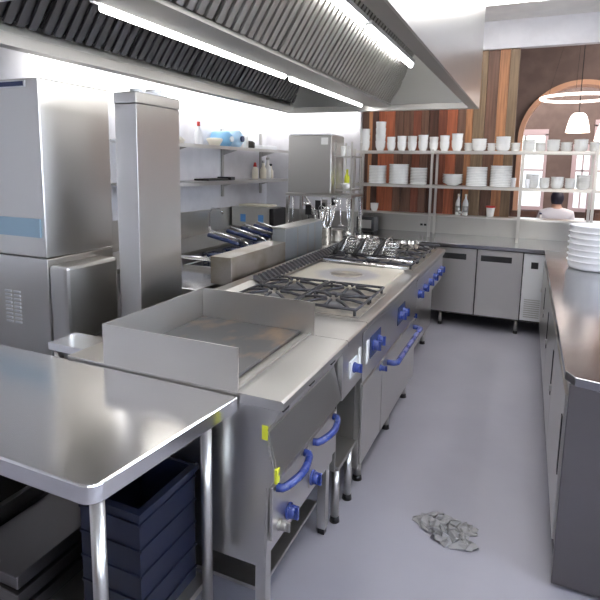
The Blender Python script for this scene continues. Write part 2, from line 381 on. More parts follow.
# ------------------------------------------------------------------ helpers for fittings facing +x
def knob(parent, x, y, z, r=.024, mat='blue', name='knob'):
    m = MB().cyl((x, y, z), (x+.008, y, z), r*1.15, seg=20).cyl((x+.008, y, z), (x+.03, y, z), r, r*.85, seg=20)
    m.box(x+.012, x+.042, y-r*.25, y+r*.25, z-r*.95, z+r*.95)
    return m.build(name, M[mat], parent, .0015)
def handle(parent, x, y0, y1, z, depth=.055, r=.014, mat='blue', bow=.0):
    pts = []; 
    path = [(x, y0, z), (x+depth*.7, y0+.005, z)]
    n = 10
    for i in range(n+1):
        t = i/n; yy = y0+.02+(y1-y0-.04)*t
        path.append((x+depth+bow*math.sin(PI*t), yy, z))
    path += [(x+depth*.7, y1-.005, z), (x, y1, z)]
    return MB().tube(path, r, 10).build('handle', M[mat], parent)
def leg(parent, x, y, z1, r=.02, mat='steel', foot=True):
    l = MB().cyl((x, y, .03), (x, y, z1), r, seg=14).build('leg', M[mat], parent)
    MB().cyl((x, y, 0), (x, y, .03), r*1.25, r*1.0, seg=14).build('foot', M['black'], l)
    return l
XB = -1.62; XF = -.70; XN = -.675; T = .92
def top_slab(parent, y0, y1):
    poly = [(XB, T-.035), (XN-.012, T-.035), (XN, T-.028), (XN, T-.006), (XN-.008, T), (XB, T)]
    return MB().prism(poly, 'y', y0, y1).build('top', M['steel_h'], parent)

# ------------------------------------------------------------------ griddle toaster
g = thing('griddle', (-1.15, 1.77, 0), 'stainless steel gas griddle with raised splash guards and two blue toaster handles', 'griddle')
Y0, Y1 = 1.435, 2.098
poly = [(XB, .34), (-.735, .34), (-.728, .60), (-.700, .648), (-.738, .80), (-.700, .86), (-.69, .884), (XB, .884)]
MB().prism(poly, 'y', Y0+.004, Y1-.004).build('body', M['steel'], g)
MB().prism([(XB, .30), (-.742, .30), (-.735, .60), (-.705, .650), (-.742, .80), (-.705, .86), (-.692, .884), (XB, .884)], 'y', Y0, Y0+.0035).build('end_panel', M['steel'], g)
top_slab(g, Y0, Y1)
MB().prism([(-.7365,.797), (-.6985,.650), (-.694,.651), (-.732,.798)], 'y', Y0+.012, Y1-.03).build('sloping_panel', M['steel'], g)
for yy in (1.47, 1.70, 1.93): 
    B(-.697, -.690, yy, yy+.045, .866, .876).build('slot', M['black'], g)
for (a, b) in ((1.447, 1.765), (1.775, 2.085)):
    d = B(-.728, -.716, a, b, .40, .598).build('toaster_door', M['steel'], g, .002)
    handle(d, -.716, a+.03, b-.045, .585, .028, .015, bow=.018)
for yy in (1.575, 1.80): knob(g, -.716, yy, .435, .026)
knob(g, -.716, 1.50, .43, .018, 'dull', 'igniter')
B(-.705, -.696, 1.436, 1.458, .625, .675).build('warning_label', M['yellow'], g)
B(-.752, -.730, 1.4335, 1.4349, .775, .825).build('warning_label', M['yellow'], g)
PH = 1.075
B(-1.435, -.845, 1.436, 1.441, T, PH-.0).build('splash_guard', M['steel_h'], g)
B(-1.435, -.836, 2.092, 2.097, T, PH).build('splash_guard', M['steel_h'], g)
B(-1.435, -1.430, 1.4415, 2.0915, T, PH).build('splash_guard', M['steel_h'], g)
B(-1.429, -.90, 1.442, 2.091, T+.001, T+.016).build('griddle_plate', M['griddle'], g, .003)
m = MB().box(-.897, -.855, 1.442, 2.091, T+.0005, T+.003).box(-.859, -.853, 1.442, 2.091, T+.003, T+.012)
m.build('grease_trough', M['dull'], g)
for xx in (XB+.03, -.76):
    for yy in (Y0+.03, Y1-.045):
        B(xx-.02, xx+.02, yy-.02, yy+.02, .03, .3395).build('leg', M['steel'], g)
        B(xx-.015, xx+.015, yy-.015, yy+.015, 0, .03).build('foot', M['black'], g)
B(XB+.05, -.78, Y0+.05, Y1-.07, .15, .165).build('shelf', M['dull'], g)

# ------------------------------------------------------------------ infill bench
g = thing('infill_cupboard', (-1.15, 2.25, 0), 'narrow open-fronted stainless cupboard between griddle and oven range', 'cupboard')
Y0, Y1 = 2.102, 2.398
top_slab(g, Y0, Y1)
B(-.725, -.70, Y0+.002, Y1-.002, .63, .884).build('fascia', M['steel'], g, .002)
m = MB().box(XB, -.726, Y0+.002, Y0+.014, .28, .884).box(XB, -.726, Y1-.014, Y1-.002, .28, .884).box(XB, XB+.01, Y0+.014, Y1-.014, .28, .884).box(XB+.01, -.71, Y0+.014, Y1-.014, .28, .30)
m.build('carcass', M['dull'], g)
B(-.7, -.694, 2.20, 2.30, .70, .78).build('control_plate', M['fridge'], g)
knob(g, -.694, 2.25, .74, .022)
B(-.7, -.697, 2.335, 2.37, .70, .80).build('rating_label', M['white'], g)
for xx in (XB+.05, -.735):
    for yy in (Y1-.06,): leg(g, xx, yy, .28)
leg(g, XB+.05, Y0+.05, .28); leg(g, -.735, Y0+.05, .28)

# ------------------------------------------------------------------ burners and grates
def burner(parent, x, y, w, d):
    # one cast iron grate with radial fingers above a brass-ringed burner
    z = T+.004
    MB().lathe([(.0,.0),(.055,0),(.055,.012),(.04,.02),(.0,.022)], (x, y, z), 18).build('burner', M['enamel'], parent)
    m = MB(); zz = T+.038; r = .007
    m.tube([(x-w/2, y-d/2, zz), (x+w/2, y-d/2, zz), (x+w/2, y+d/2, zz), (x-w/2, y+d/2, zz)], r*1.2, 6, True)
    for k in range(8):
        a = PI/4*k; c, s_ = math.cos(a), math.sin(a)
        t = min((w/2)/abs(c) if abs(c) > .01 else 9, (d/2)/abs(s_) if abs(s_) > .01 else 9)
        m.tube([(x+c*.04, y+s_*.04, zz+.012), (x+c*t*.6, y+s_*t*.6, zz+.012), (x+c*t, y+s_*t, zz)], r*1.15, 6)
    for sx in (-1, 1):
        for sy in (-1, 1): m.cyl((x+sx*w*.47, y+sy*d*.47, T+.003), (x+sx*w*.47, y+sy*d*.47, zz), r*1.2, seg=6)
    m.build('grate', M['iron'], parent)

# ------------------------------------------------------------------ oven range with solid top
g = thing('oven_range', (-1.15, 3.06, 0), 'stainless oven range with four burners, pale solid top and long blue oven handle', 'oven range')
Y0, Y1 = 2.402, 3.738
MB().box(XB, XF-.004, Y0+.002, Y1-.002, .13, .884).build('body', M['steel'], g)
top_slab(g, Y0, Y1)
MB().prism([(XF-.004, .60), (XF+.004, .60), (XF+.004, .86), (XN-.004, .884), (XF-.004, .884)], 'y', Y0+.003, Y1-.003).build('fascia', M['steel'], g)
B(-1.47, -.74, 2.44, 3.01, T, T+.003).build('burner_tray', M['pan_grey'], g)
for bx in (-1.285, -.925):
    for by in (2.59, 2.87): burner(g, bx, by, .34, .265)
TX, TY = -1.11, 3.36
tgt = B(-1.44, -.785, 3.02, 3.705, T, T+.018)
TARGET_LOCAL = (TX-ORG[g.name].x, TY-ORG[g.name].y, T+.018)
M['target'] = target_material()
tg = tgt.build('solid_top', M['target'], g, .004)
MB().lathe([(0,0),(.11,0),(.11,.003),(.104,.004),(.03,.004),(.028,.002),(0,.002)], (TX, TY, T+.018), 40).build('centre_plug', M['pan_grey'], tg)
d = B(XF-.003, XF+.010, 2.80, 3.725, .15, .585).build('oven_door', M['steel'], g, .003)
handle(d, XF+.010, 2.90, 3.66, .535, .055, .017)
B(XF-.003, XF+.008, 2.415, 2.79, .15, .585).build('side_panel', M['steel'], g, .003)
knob(g, XF+.008, 2.74, .56, .016, 'blue', 'latch')
for yy in (2.63, 3.25):
    p = B(XF+.004, XF+.008, yy-.10, yy+.10, .685, .80).build('control_plate', M['navy'], g)
    knob(p, XF+.008, yy-.045, .742, .027); knob(p, XF+.008, yy+.045, .742, .027)
B(XF+.004, XF+.007, 2.46, 2.50, .68, .80).build('rating_label', M['white'], g)
for xx in (XB+.05, -.74):
    for yy in (Y0+.12, 3.13, Y1-.10): leg(g, xx, yy, .129, .022)

# ------------------------------------------------------------------ far burner range
g = thing('burner_range', (-1.15, 4.36, 0), 'far stainless burner range with row of blue knobs beneath crowded burners', 'cooking range')
Y0, Y1 = 3.742, 4.98
MB().box(XB, -.79, Y0+.002, Y1-.002, .16, .884).build('body', M['dull'], g)
top_slab(g, Y0, Y1)
MB().prism([(-.789, .60), (XF-.01, .62), (XF+.004, .66), (XF+.004, .85), (XN-.004, .884), (-.789, .884)], 'y', Y0+.003, Y1-.003).build('fascia', M['steel'], g)
B(-1.47, -.74, 3.80, 4.94, T, T+.003).build('burner_tray', M['pan_grey'], g)
for bx in (-1.285, -.925):
    for by in (3.95, 4.24, 4.53, 4.80): burner(g, bx, by, .34, .265)
for yy in (3.83, 4.05, 4.28, 4.50, 4.72, 4.88): knob(g, XF+.004, yy, .742, .030)
B(-.789, -.775, 3.78, 4.36, .19, .585).build('door', M['steel'], g, .003)
B(-.789, -.775, 4.37, 4.95, .19, .585).build('door', M['steel'], g, .003)
p = B(-.775, -.765, 3.86, 4.02, .49, .57).build('control_plate', M['navy'], g); knob(p, -.765, 3.91, .53, .024); knob(p, -.765, 3.97, .53, .02)
for xx in (XB+.05, -.83):
    for yy in (Y0+.10, Y1-.10): leg(g, xx, yy, .159, .022)

# flue row at the back of the ranges
m = MB().prism([(XB+.002, T), (-1.50, T), (-1.50, T+.02), (-1.545, T+.045), (XB+.002, T+.045)], 'y', 2.45, 4.93)
f = m.build('flue_cover', M['steel_h']); tag(f, 'low steel flue cover with comb-like vent fins along the back of the ranges', 'flue cover')
for k in range(34):
    yy = 2.82+k*.06
    MB().prism([(-1.548, T+.046), (-1.478, T+.021), (-1.478, T+.036), (-1.52, T+.068), (-1.548, T+.068)], 'y', yy, yy+.022).build('vent_fin', M['enamel'], f)

# ------------------------------------------------------------------ utensils on the far range
def rod(m, a, b, r=.004): m.tube([a, b], r, 6)
def pasta_basket(x, y, label, rz=0):
    z = T+.057
    b = thing('strainer_basket', (x, y, z), label, 'strainer', 'wire strainer baskets on the far burners')
    m = MB(); w, d, hh = .10, .14, .10
    for q in range(5):
        zz = z+hh*q/4; s_ = .8+.2*q/4
        m.tube([(x-w/2*s_, y-d/2*s_, zz), (x+w/2*s_, y-d/2*s_, zz), (x+w/2*s_, y+d/2*s_, zz), (x-w/2*s_, y+d/2*s_, zz)], .003 if q < 4 else .005, 5, True)
    for q in range(5):
        t = -1+2*q/4
        for sy in (-1, 1): rod(m, (x+w/2*.8*t, y+sy*d/2*.8, z), (x+w/2*t, y+sy*d/2, z+hh), .002)
        for sx in (-1, 1): rod(m, (x+sx*w/2*.8, y+d/2*.8*t, z), (x+sx*w/2, y+d/2*t, z+hh), .002)
        rod(m, (x-w/2*.8, y+d/2*.8*t, z), (x+w/2*.8, y+d/2*.8*t, z), .002)
    m.build('basket', M['wire'], b)
    MB().tube([(x, y+d/2, z+hh), (x, y+.02, z+hh+.045), (x-.01, y-.10, z+hh+.03), (x-.02, y-.20, z+.03)], .005, 6).build('hook', M['wire'], b)
    MB().tube([(x-.02, y-.04, z+hh+.03), (x-.05, y-.12, z+.085), (x-.08, y-.21, z+.012)], [.015,.020,.017], 8).build('grip', M['black'], b)
    return b
for i, (x, y) in enumerate(((-1.30, 4.06), (-1.14, 4.06), (-.98, 4.07))):
    pasta_basket(x, y, 'wire strainer basket with black grip on far burners, '+['left one of three','middle one of three','right one of three'][i])
m = MB().tube([(-1.42, 3.73, T+.035), (-.76, 3.72, T+.027)], .011, 8)
tag(m.build('serving_tongs', M['chrome']), 'long pale steel bar lying across behind the solid top', 'kitchen utensil')
m = MB().tube([(-1.10, 3.80, T+.066), (-.90, 3.80, T+.07), (-.75, 3.81, T+.062)], [.004,.007,.011], 8)
tag(m.build('spoon_handle', M['chrome']), 'shorter pale steel spoon handle lying on the far grates', 'kitchen utensil')
# saucepans on the far burners
def pan(x, y, r, hh, ang, label, mat='chrome'):
    z = T+.058
    p = thing('saucepan', (x, y, z), label, 'saucepan')
    MB().lathe([(0,0),(r*.93,0),(r,.012),(r,hh),(r+.006,hh+.002),(r-.004,hh),(r-.005,.014),(0,.008)], (x, y, z), 24).build('pan_body', M[mat], p)
    c, s_ = math.cos(ang), math.sin(ang)
    MB().tube([(x+c*r, y+s_*r, z+hh*.8), (x+c*(r+.08), y+s_*(r+.08), z+hh*.95), (x+c*(r+.19), y+s_*(r+.19), z+hh*1.15)], [.006,.008,.009], 8).build('pan_handle', M['iron'], p)
pan(-1.31, 4.50, .11, .07, 2.2, 'low steel saucepan at back of the far burners')
pan(-.93, 4.52, .10, .045, -.3, 'shallow steel pan near the far front knobs')
# containers and tools in front of the open stand
def utensil_pot(x, y, z, label, n, seed):
    rnd = random.Random(seed)
    p = tag(MB().lathe([(0,0),(.058,0),(.062,.16),(.066,.162),(.060,.155),(.055,.01),(0,.008)], (x, y, z), 20).build('utensil_pot', M['chrome']), label, 'utensil pot')
    return p
pot_pts = [(-1.78, 4.60, .9), (-1.80, 4.86, .9)]

# ------------------------------------------------------------------ fryer bank behind the ranges
def fryer(y0, y1, flue_h, label, flue_x=-1.80, deep=True):
    g = thing('deep_fryer', (-1.98, (y0+y1)/2, 0), label, 'fryer')
    m = MB().box(-2.32, -1.645, y0, y1, .15, .80)
    m.box(-2.32, -2.28, y0, y1, .80, .93).box(-1.84, -1.645, y0, y1, .80, .93).box(-2.28, -1.84, y0, y0+.03, .80, .93).box(-2.28, -1.84, y1-.03, y1, .80, .93)
    m.build('body', M['steel'], g)
    B(-2.28, -1.84, y0+.03, y1-.03, .801, .83).build('oil', M['navy'], g)
    for xx in (-2.26, -1.70):
        for yy in (y0+.06, y1-.06): leg(g, xx, yy, .149)
    return g
fr = fryer(3.14, 3.50, 1.11, 'near deep fryer behind the oven range with wire baskets')
fr2 = fryer(3.505, 4.26, 1.2, 'wide far deep fryer behind the oven range with wire baskets')
fl = thing('flue_box', (-1.73, 3.1, .931), 'low brownish steel flue box behind the burners', 'flue box')
B(-1.80, -1.648, 2.72, 3.505, .931, 1.105).build('box_body', M['flue'], fl, .003)
fl = thing('flue_box', (-1.70, 3.9, .931), 'tall blue-grey zinc flue box standing behind the ranges', 'flue box')
B(-1.76, -1.648, 3.51, 4.26, .931, 1.20).build('box_body', M['galv'], fl, .002)
m = MB().box(-1.765, -1.643, 3.505, 4.262, 1.2005, 1.212); m.build('cap', M['steel_h'], fl)
for yy in (3.72, 3.93, 4.08): B(-1.648, -1.644, yy, yy+.012, .94, 1.19).build('seam', M['dull'], fl)
def fry_basket(y, label):
    z0 = .86
    b = thing('fryer_basket', (-2.05, y, z0), label, 'fryer basket', 'fryer baskets behind the ranges')
    x0, x1, w = -2.22, -1.88, .13; m = MB()
    for q in range(6):
        zz = z0+.14*q/5
        m.tube([(x0, y-w/2, zz), (x1, y-w/2, zz), (x1, y+w/2, zz), (x0, y+w/2, zz)], .003, 5, True)
    for q in range(9):
        xx = x0+(x1-x0)*q/8
        for sy in (-1, 1): rod(m, (xx, y+sy*w/2, z0), (xx, y+sy*w/2, z0+.14), .002)
        rod(m, (xx, y-w/2, z0), (xx, y+w/2, z0), .002)
    m.build('wire_cage', M['navy'], b)
    MB().box(x0+.02, x1-.02, y-w/2+.01, y+w/2-.01, z0+.125, z0+.135).build('liner', M['navy'], b)
    MB().tube([(-1.87, y, z0+.12), (-1.86, y, z0+.215), (-1.885, y, z0+.245), (-2.19, y, z0+.315)], .0075, 8).build('handle', M['chrome'], b)
    MB().tube([(-1.93, y-.028, z0+.23), (-2.20, y-.028, z0+.285)], [.013,.018], 8).build('grip', M['navy'], b)
    return b
for i, yy in enumerate((3.33, 3.60, 3.83, 4.05)):
    fry_basket(yy, ['nearest','second nearest','third nearest','farthest'][i]+' of four fryer baskets with steel handle and blue grip')
# low bench with tubular rail between tower and fryers
g = thing('side_bench', (-2.0, 2.9, 0), 'bright stainless side bench with tubular rail beside the fryers', 'bench')
B(-2.34, -1.83, 2.62, 3.13, .87, .905).build('bench_top', M['table'], g, .004)
MB().tube([(-2.32, 3.06, .905), (-2.32, 3.06, .985), (-2.29, 3.06, 1.01), (-2.05, 3.06, 1.01), (-2.0, 3.06, .995), (-1.97, 3.06, .96), (-1.97, 3.06, .905)], .013, 10).build('rail', M['chrome'], g)
for xx in (-2.30, -1.88):
    for yy in (2.66, 3.09): leg(g, xx, yy, .869)
B(-2.30, -1.88, 2.66, 3.09, .30, .315).build('shelf', M['dull'], g)

# ------------------------------------------------------------------ left: dishwasher, side box, tall column
g = thing('dishwasher', (-2.75, 2.19, 0), 'tall stainless steel dishwasher at the left edge with louvred base', 'dishwasher')
B(-3.2, -2.32, 1.95, 2.44, 1.165, 2.10).build('hood_casing', M['steel'], g, .006)
B(-3.2, -2.325, 1.955, 2.44, .12, 1.16).build('base', M['steel'], g, .006)
for k in range(9):
    for j in range(2): B(-2.66+j*.07, -2.61+j*.07, 1.947, 1.955, .775+k*.022, .785+k*.022).build('louvre', M['fridge'], g)
B(-2.75, -2.345, 1.94, 1.9495, 1.275, 1.375).build('blue_film_strip', M['film'], g)
p = B(-2.75, -2.40, 1.94, 1.9495, 2.055, 2.088).build('control_panel', M['fridge'], g)
B(-2.74, -2.41, 1.936, 1.94, 2.06, 2.083).build('display', M['navy'], p)
for xx in (-3.1, -2.42):
    for yy in (2.03, 2.36): leg(g, xx, yy, .119)
g = thing('side_box', (-2.25, 2.15, 0), 'short stainless steel box with rounded top edge beside the dishwasher', 'steel cabinet')
B(-2.318, -2.185, 1.955, 2.33, .70, 1.13).build('box_body', M['steel'], g, .02)
B(-2.31, -2.195, 1.965, 2.32, 0, .7).build('plinth', M['dull'], g)
g = thing('steel_column', (-2.07, 2.38, 0), 'tall narrow stainless steel column between dishwasher and griddle', 'steel cabinet')
B(-2.045, -1.90, 2.19, 2.56, .0, 1.985).build('column_body', M['steel'], g, .004)
B(-2.048, -1.897, 2.187, 2.563, 1.986, 2.045).build('cap', M['steel'], g, .006)
g = tag(MB().cyl((-1.97, 2.28, 2.0555), (-1.97, 2.28, 2.07), .035).cyl((-1.97, 2.42, 2.0555), (-1.97, 2.42, 2.08), .045).box(-2.03, -1.92, 2.24, 2.48, 2.0461, 2.055).build('vent_cap', M['fridge']), 'small pale vent cap on top of the steel column', 'vent cap')
g = thing('gap_shelf', (-1.95, 1.75, 0), 'small steel ledge behind the near table beside the griddle', 'shelf')
B(-1.90, -1.66, 1.58, 1.74, .85, .885).build('shelf_top', M['table'], g, .003)
for xx in (-1.87, -1.70): leg(g, xx, 1.61, .849); leg(g, xx, 1.71, .849)

# ------------------------------------------------------------------ near table with rounded corner
g = thing('work_table', (-1.7, 1.2, 0), 'large shiny stainless steel work table in the left foreground', 'table')
x0, x1, y0, y1 = -3.15, -.895, .845, 1.428; r = .045
out = [(x0, y0)]+arc(x1-r, y0+r, r, -PI/2, 0, 6)+[(x1+.055, y1), (x0, y1)]
m = MB().prism([(x0,y0)]+[(a,b) for a, b in out[1:]], 'z', .857, .91)
m.build('tabletop', M['table'], g, .005)
for xx, yy in ((x1-.06, y0+.07), (x1-.04, y1-.05), (x0+.06, y0+.07), (x0+.06, y1-.05), (-2.2, y0+.07), (-2.2, y1-.05)): leg(g, xx, yy, .856, .019)
us = B(x0+.05, x1-.05, y0+.05, y1-.03, .20, .225)
us.build('undershelf', M['dull'], g)
def crate(x0, x1, y0, y1, z0, z1, label, mat='crate'):
    c = MB(); t = .012
    c.box(x0, x1, y0, y1, z0, z0+t).box(x0, x0+t, y0, y1, z0+t, z1).box(x1-t, x1, y0, y1, z0+t, z1).box(x0+t, x1-t, y0, y0+t, z0+t, z1).box(x0+t, x1-t, y1-t, y1, z0+t, z1)
    n = 5
    for k in range(n): zz = z0+(z1-z0)*(k+.5)/n; c.box(x1, x1+.006, y0, y1, zz-.004, zz+.004).box(x0, x1, y0-.006, y0, zz-.004, zz+.004)
    c.box(x0-.01, x1+.012, y0-.012, y0, z1-.02, z1).box(x1, x1+.012, y0, y1+.01, z1-.02, z1)
    return tag(c.build('crate', M[mat]), label, 'crate')
crate(-1.22, -.985, 1.10, 1.38, .2255, .655, 'dark navy plastic crate on the shelf under the work table')
crate(-2.05, -1.66, .97, 1.36, .2255, .45, 'dark grey box under the left part of the work table', 'darkgap')
# (stock pot further left)
for k in range(3):
    z = .2255+k*.062
    m = MB().prism([(-1.60,.98),(-1.37,.98),(-1.37,1.34),(-1.60,1.34)], 'z', z, z+.052).box(-1.612, -1.358, .968, 1.352, z+.052, z+.058)
    tag(m.build('gastro_pan', M['panel'], None, .004), ['lowest','middle','topmost'][k]+' dull steel food pan stacked beside the navy crate', 'food pan')
m = MB().lathe([(0,0),(.13,0),(.13,.22),(.136,.225),(.125,.215),(.122,.01),(0,.01)], (-2.42, 1.14, .2255), 24)
tag(m.build('stock_pot', M['dull']), 'dull steel stock pot under the work table at the far left', 'pot')

# ------------------------------------------------------------------ right counter
g = thing('right_counter', (.75, 3.7, 0), 'long stainless refrigerated counter along the right side of the aisle', 'counter')
ch = .03
poly = [(.185, 2.13+ch+.04), (.185+ch, 2.13+.01), (.30, 2.12), (1.30, 2.12), (1.30, 5.52), (.185, 5.52)]
MB().prism(poly, 'z', .865, .90).build('worktop', M['counter'], g, .003)
B(.205, 1.28, 2.17, 5.50, .13, .864).build('body', M['dull'], g)
B(.215, 1.27, 2.19, 5.48, .0, .129).build('plinth', M['darkgap'], g)
B(.199, 1.285, 2.145, 2.168, .02, .864).build('end_panel', M['panel'], g, .002)
ys = [2.20, 3.02, 3.84, 4.66, 5.48]
for a, b in zip(ys, ys[1:]):
    d = B(.192, .2045, a+.008, b-.008, .17, .80).build('door', M['steel'], g, .002)
    B(.188, .1918, a+.02, a+.05, .45, .70).build('handle', M['black'], d)
    B(.178, .1918, b-.05, b-.02, .50, .53).build('latch', M['steel'], d)

# white stacked bowls on the right counter
def lathe_mb(prof, seg=28): return MB().lathe(prof, (0,0,0), seg)
bowl_prof = [(0,0),(.165,0),(.182,.008),(.190,.030),(.194,.060),(.203,.063),(.205,.070),(.198,.072),(.186,.060),(.182,.030),(.172,.014),(0,.012)]
for k in range(7):
    z = .9005+k*.046
    if k == 0:
        b0 = lathe_mb(bowl_prof, 36).build('serving_dish', M['tub'], None, 0, (0,0,0)); b0.location = (.525, 4.68, z)
        tag(b0, 'broad white dish in the stack on the right-hand counter', 'dish', 'stack of broad white dishes on the right counter')
    else: dup(b0, (.525, 4.68, z))

# ------------------------------------------------------------------ back counter with fridges
g = thing('back_worktop', (-1.0, 5.95, 0), 'long stainless worktop with upstand running below the crockery shelves', 'worktop')
MB().box(-3.28, 1.9, 5.535, YW-.022, .862, .90).build('worktop', M['counter'], g, .003)
B(-3.28, 1.9, YW-.021, YW-.001, .9005, 1.099).build('splashback', M['dull'], g)
for xx in (-3.2, -2.5, 1.82):
    for yy in (5.6, YW-.1): leg(g, xx, yy, .861)
def fridge(x0, label, w=1.10):
    g = thing('undercounter_fridge', (x0+w/2, 5.95, 0), label, 'fridge', None)
    y0 = 5.565
    B(x0, x0+w, y0+.014, YW-.03, .145, .858).build('body', M['darkgap'], g, .002)  # body coloured dark to stand in for shade in the door gaps
    dw = (w-.22)/2
    for k in range(2):
        a = x0+.01+k*dw
        d = B(a, a+dw-.010, y0, y0+.013, .16, .85).build('door', M['steel'], g, .003)
        B(a+.035, a+dw-.11, y0-.004, y0-.0002, .735, .795).build('handle', M['black'], d)
    a = x0+w-.21
    p = B(a, a+.205, y0, y0+.013, .165, .845).build('control_panel', M['fridge'], g, .003)
    B(a+.07, a+.135, y0-.006, y0-.0002, .70, .765).build('controller', M['black'], p)
    m = MB()
    for k in range(9): m.box(a+.03, a+.175, y0-.003, y0-.0002, .20+k*.022, .21+k*.022)
    m.build('vent_grille', M['dull'], p)
    for xx in (x0+.10, x0+w-.24):
        for yy in (y0+.06, YW-.10): leg(g, xx, yy, .144, .018)
    return g
f1 = fridge(-.88, 'stainless two-door undercounter fridge with white control panel below back worktop')
f2 = fridge(-2.02, 'stainless two-door undercounter fridge mostly hidden behind the cooking ranges')
s = thing('power_socket', (-1.15, YW-.028, .96), 'small dark power socket on the steel splashback', 'socket')
B(-1.205, -1.095, YW-.028, YW-.0215, .955, 1.02).build('plate', M['dull'], s, .002)
for xx in (-1.18, -1.135): B(xx, xx+.03, YW-.031, YW-.0282, .975, 1.0).build('socket_outlet', M['black'], s)
s = thing('toaster', (-1.78, 6.12, .9005), 'small dark box-shaped toaster on the back worktop left end', 'toaster')
B(-1.89, -1.67, 6.03, 6.25, .9005, 1.08).build('body', M['black'], s, .015)
B(-1.86, -1.70, 6.022, 6.0295, .94, 1.04).build('front', M['dull'], s)

# ------------------------------------------------------------------ crockery shelving
g = thing('wall_shelving', (-.8, 6.1, 1.126), 'open two-tier stainless shelving standing on the back ledge', 'shelf')
SX0, SX1 = -1.93, .72
for z in (1.845, 1.462):
    m = MB().box(SX0, SX1, 5.945, 6.255, z+.002, z+.018).box(SX0, SX1, 5.935, 5.945, z-.012, z+.018).box(SX0, SX1, 6.255, 6.265, z-.012, z+.018)
    m.build('shelf_board', M['steel_h'], g)
for xx in (-1.90, -1.0, -.075, .60):
    B(xx-.013, xx+.013, 6.266, 6.29, .9005, 1.88).build('post', M['steel'], g)
    B(xx-.013, xx+.013, 5.91, 5.934, .9005, 1.88).build('post', M['steel'], g)
Z1, Z2 = 1.8635, 1.4805
cupP = [(0,.0),(.031,0),(.034,.004),(.047,.04),(.051,.095),(.053,.098),(.050,.094),(.044,.04),(.030,.010),(0,.008)]
bowlP = [(0,0),(.042,0),(.046,.004),(.066,.018),(.074,.055),(.076,.058),(.072,.053),(.062,.020),(.040,.011),(0,.010)]
plateP = [(0,0),(.085,0),(.096,.002),(.108,.007),(.112,.015),(.112,.0195),(.109,.0195),(.105,.010),(.085,.0065),(0,.006)]
dishP = [(0,0),(.05,0),(.053,.004),(.095,.028),(.112,.040),(.115,.043),(.111,.040),(.092,.029),(.05,.009),(0,.008)]
glassP = [(0,0),(.020,0),(.021,.004),(.026,.10),(.0245,.10),(.019,.008),(0,.007)]
proto = {}
CNT = {}
def stack(kind, name, prof, x, y, z, n, pitch, label, cat, group, mat='white', scale=1.0):
    key = (kind, mat)
    for k in range(n):
        if key not in proto:
            o = lathe_mb(prof, 24).build(name, M[mat], None, 0, (0,0,0)); proto[key] = o
            o.location = (x, y, z)
        else:
            o = proto[key].copy(); C.objects.link(o); o.location = (x, y, z+k*pitch)
        o.scale = (scale,)*3; o.rotation_euler = (0, 0, random.random()*6)
        tag(o, label, cat, group)
SY = 6.09
ORD = ['first','second','third','fourth','fifth','sixth','seventh','eighth','ninth','tenth','eleventh','twelfth','thirteenth','fourteenth']
# tall nested cups on the top shelf, left half: x, number in stack, scale
cups = [(-2.13,2,1.0,Z1), (-1.99,2,.75,Z1), (-1.83,3,1.15,Z1), (-1.64,4,1.18,Z1), (-1.51,2,1.0,Z1), (-1.385,2,1.06,Z1), (-1.265,2,1.05,Z1), (-1.14,2,1.12,Z1), (-1.02,2,.98,Z1), (-.90,2,1.08,Z1), (-.765,2,1.2,Z1)]
for i, (x, n, sc, z) in enumerate(cups):
    if i < 2: continue
    lab = 'white nested cup on top shelf, in the %s stack from the left' % ORD[i-2]
    stack('cup', 'cup', cupP, x, SY, z, n, .062*sc, lab, 'cup', 'white cups, %s stack on the top shelf' % ORD[i-2], scale=sc)
bowls = [(-.645,3,.66), (-.53,4,1.05), (-.405,3,.60), (-.285,5,1.02), (-.16,3,.64), (-.03,4,.82), (.085,3,.70), (.205,4,.84), (.33,3,.74), (.46,4,.88), (.60,3,.78)]
for i, (x, n, sc) in enumerate(bowls):
    lab = 'white bowl on top shelf, in the %s bowl stack after the cups' % ORD[i]
    stack('bowl', 'bowl', bowlP, x, SY+(.06 if sc < .8 else 0), Z1, n, (.024 if sc > .8 else .027), lab, 'bowl', 'white bowls, %s stack on the top shelf' % ORD[i], scale=sc)
plates = [(-1.66,12,.94,'leftmost plate stack on lower shelf'), (-1.405,13,1.03,'second plate stack from the left'), (-1.175,11,.87,'third plate stack, just left of the middle post'), (-.535,12,1.0,'tall plate stack under the orange boards'), (-.285,13,1.0,'tall plate stack just left of the right post')]
for i, (x, n, sc, l) in enumerate(plates):
    stack('plate', 'plate', plateP, x, SY, Z2, n, .0175, 'white plate in the '+l, 'plate', 'white plates, '+l, scale=sc)
stack('dish', 'bowl', dishP, -.79, SY, Z2, 6, .017, 'wide shallow white bowl in the low stack right of middle post', 'bowl', 'low stack of wide white bowls', scale=1.0)
lows = [(.03,5,.86), (.15,4,.68), (.27,4,.86), (.39,4,.66), (.51,5,.88)]
for i, (x, n, sc) in enumerate(lows):
    stack('bowl', 'bowl', bowlP, x, SY, Z2, n, .024, 'white bowl on lower shelf by the dining room, %s stack from the left' % ORD[i], 'bowl', 'white bowls, %s stack at right of the lower shelf' % ORD[i], scale=sc)
stack('glass', 'beaker', glassP, -.155, SY+.05, Z2, 1, .1, 'small white beaker left of the shelf post on lower shelf', 'cup', None, 'tub')
stack('glass', 'beaker', glassP, -.015, SY-.09, Z2, 1, .1, 'small white beaker right of the shelf post on lower shelf', 'cup', None, 'tub', .95)
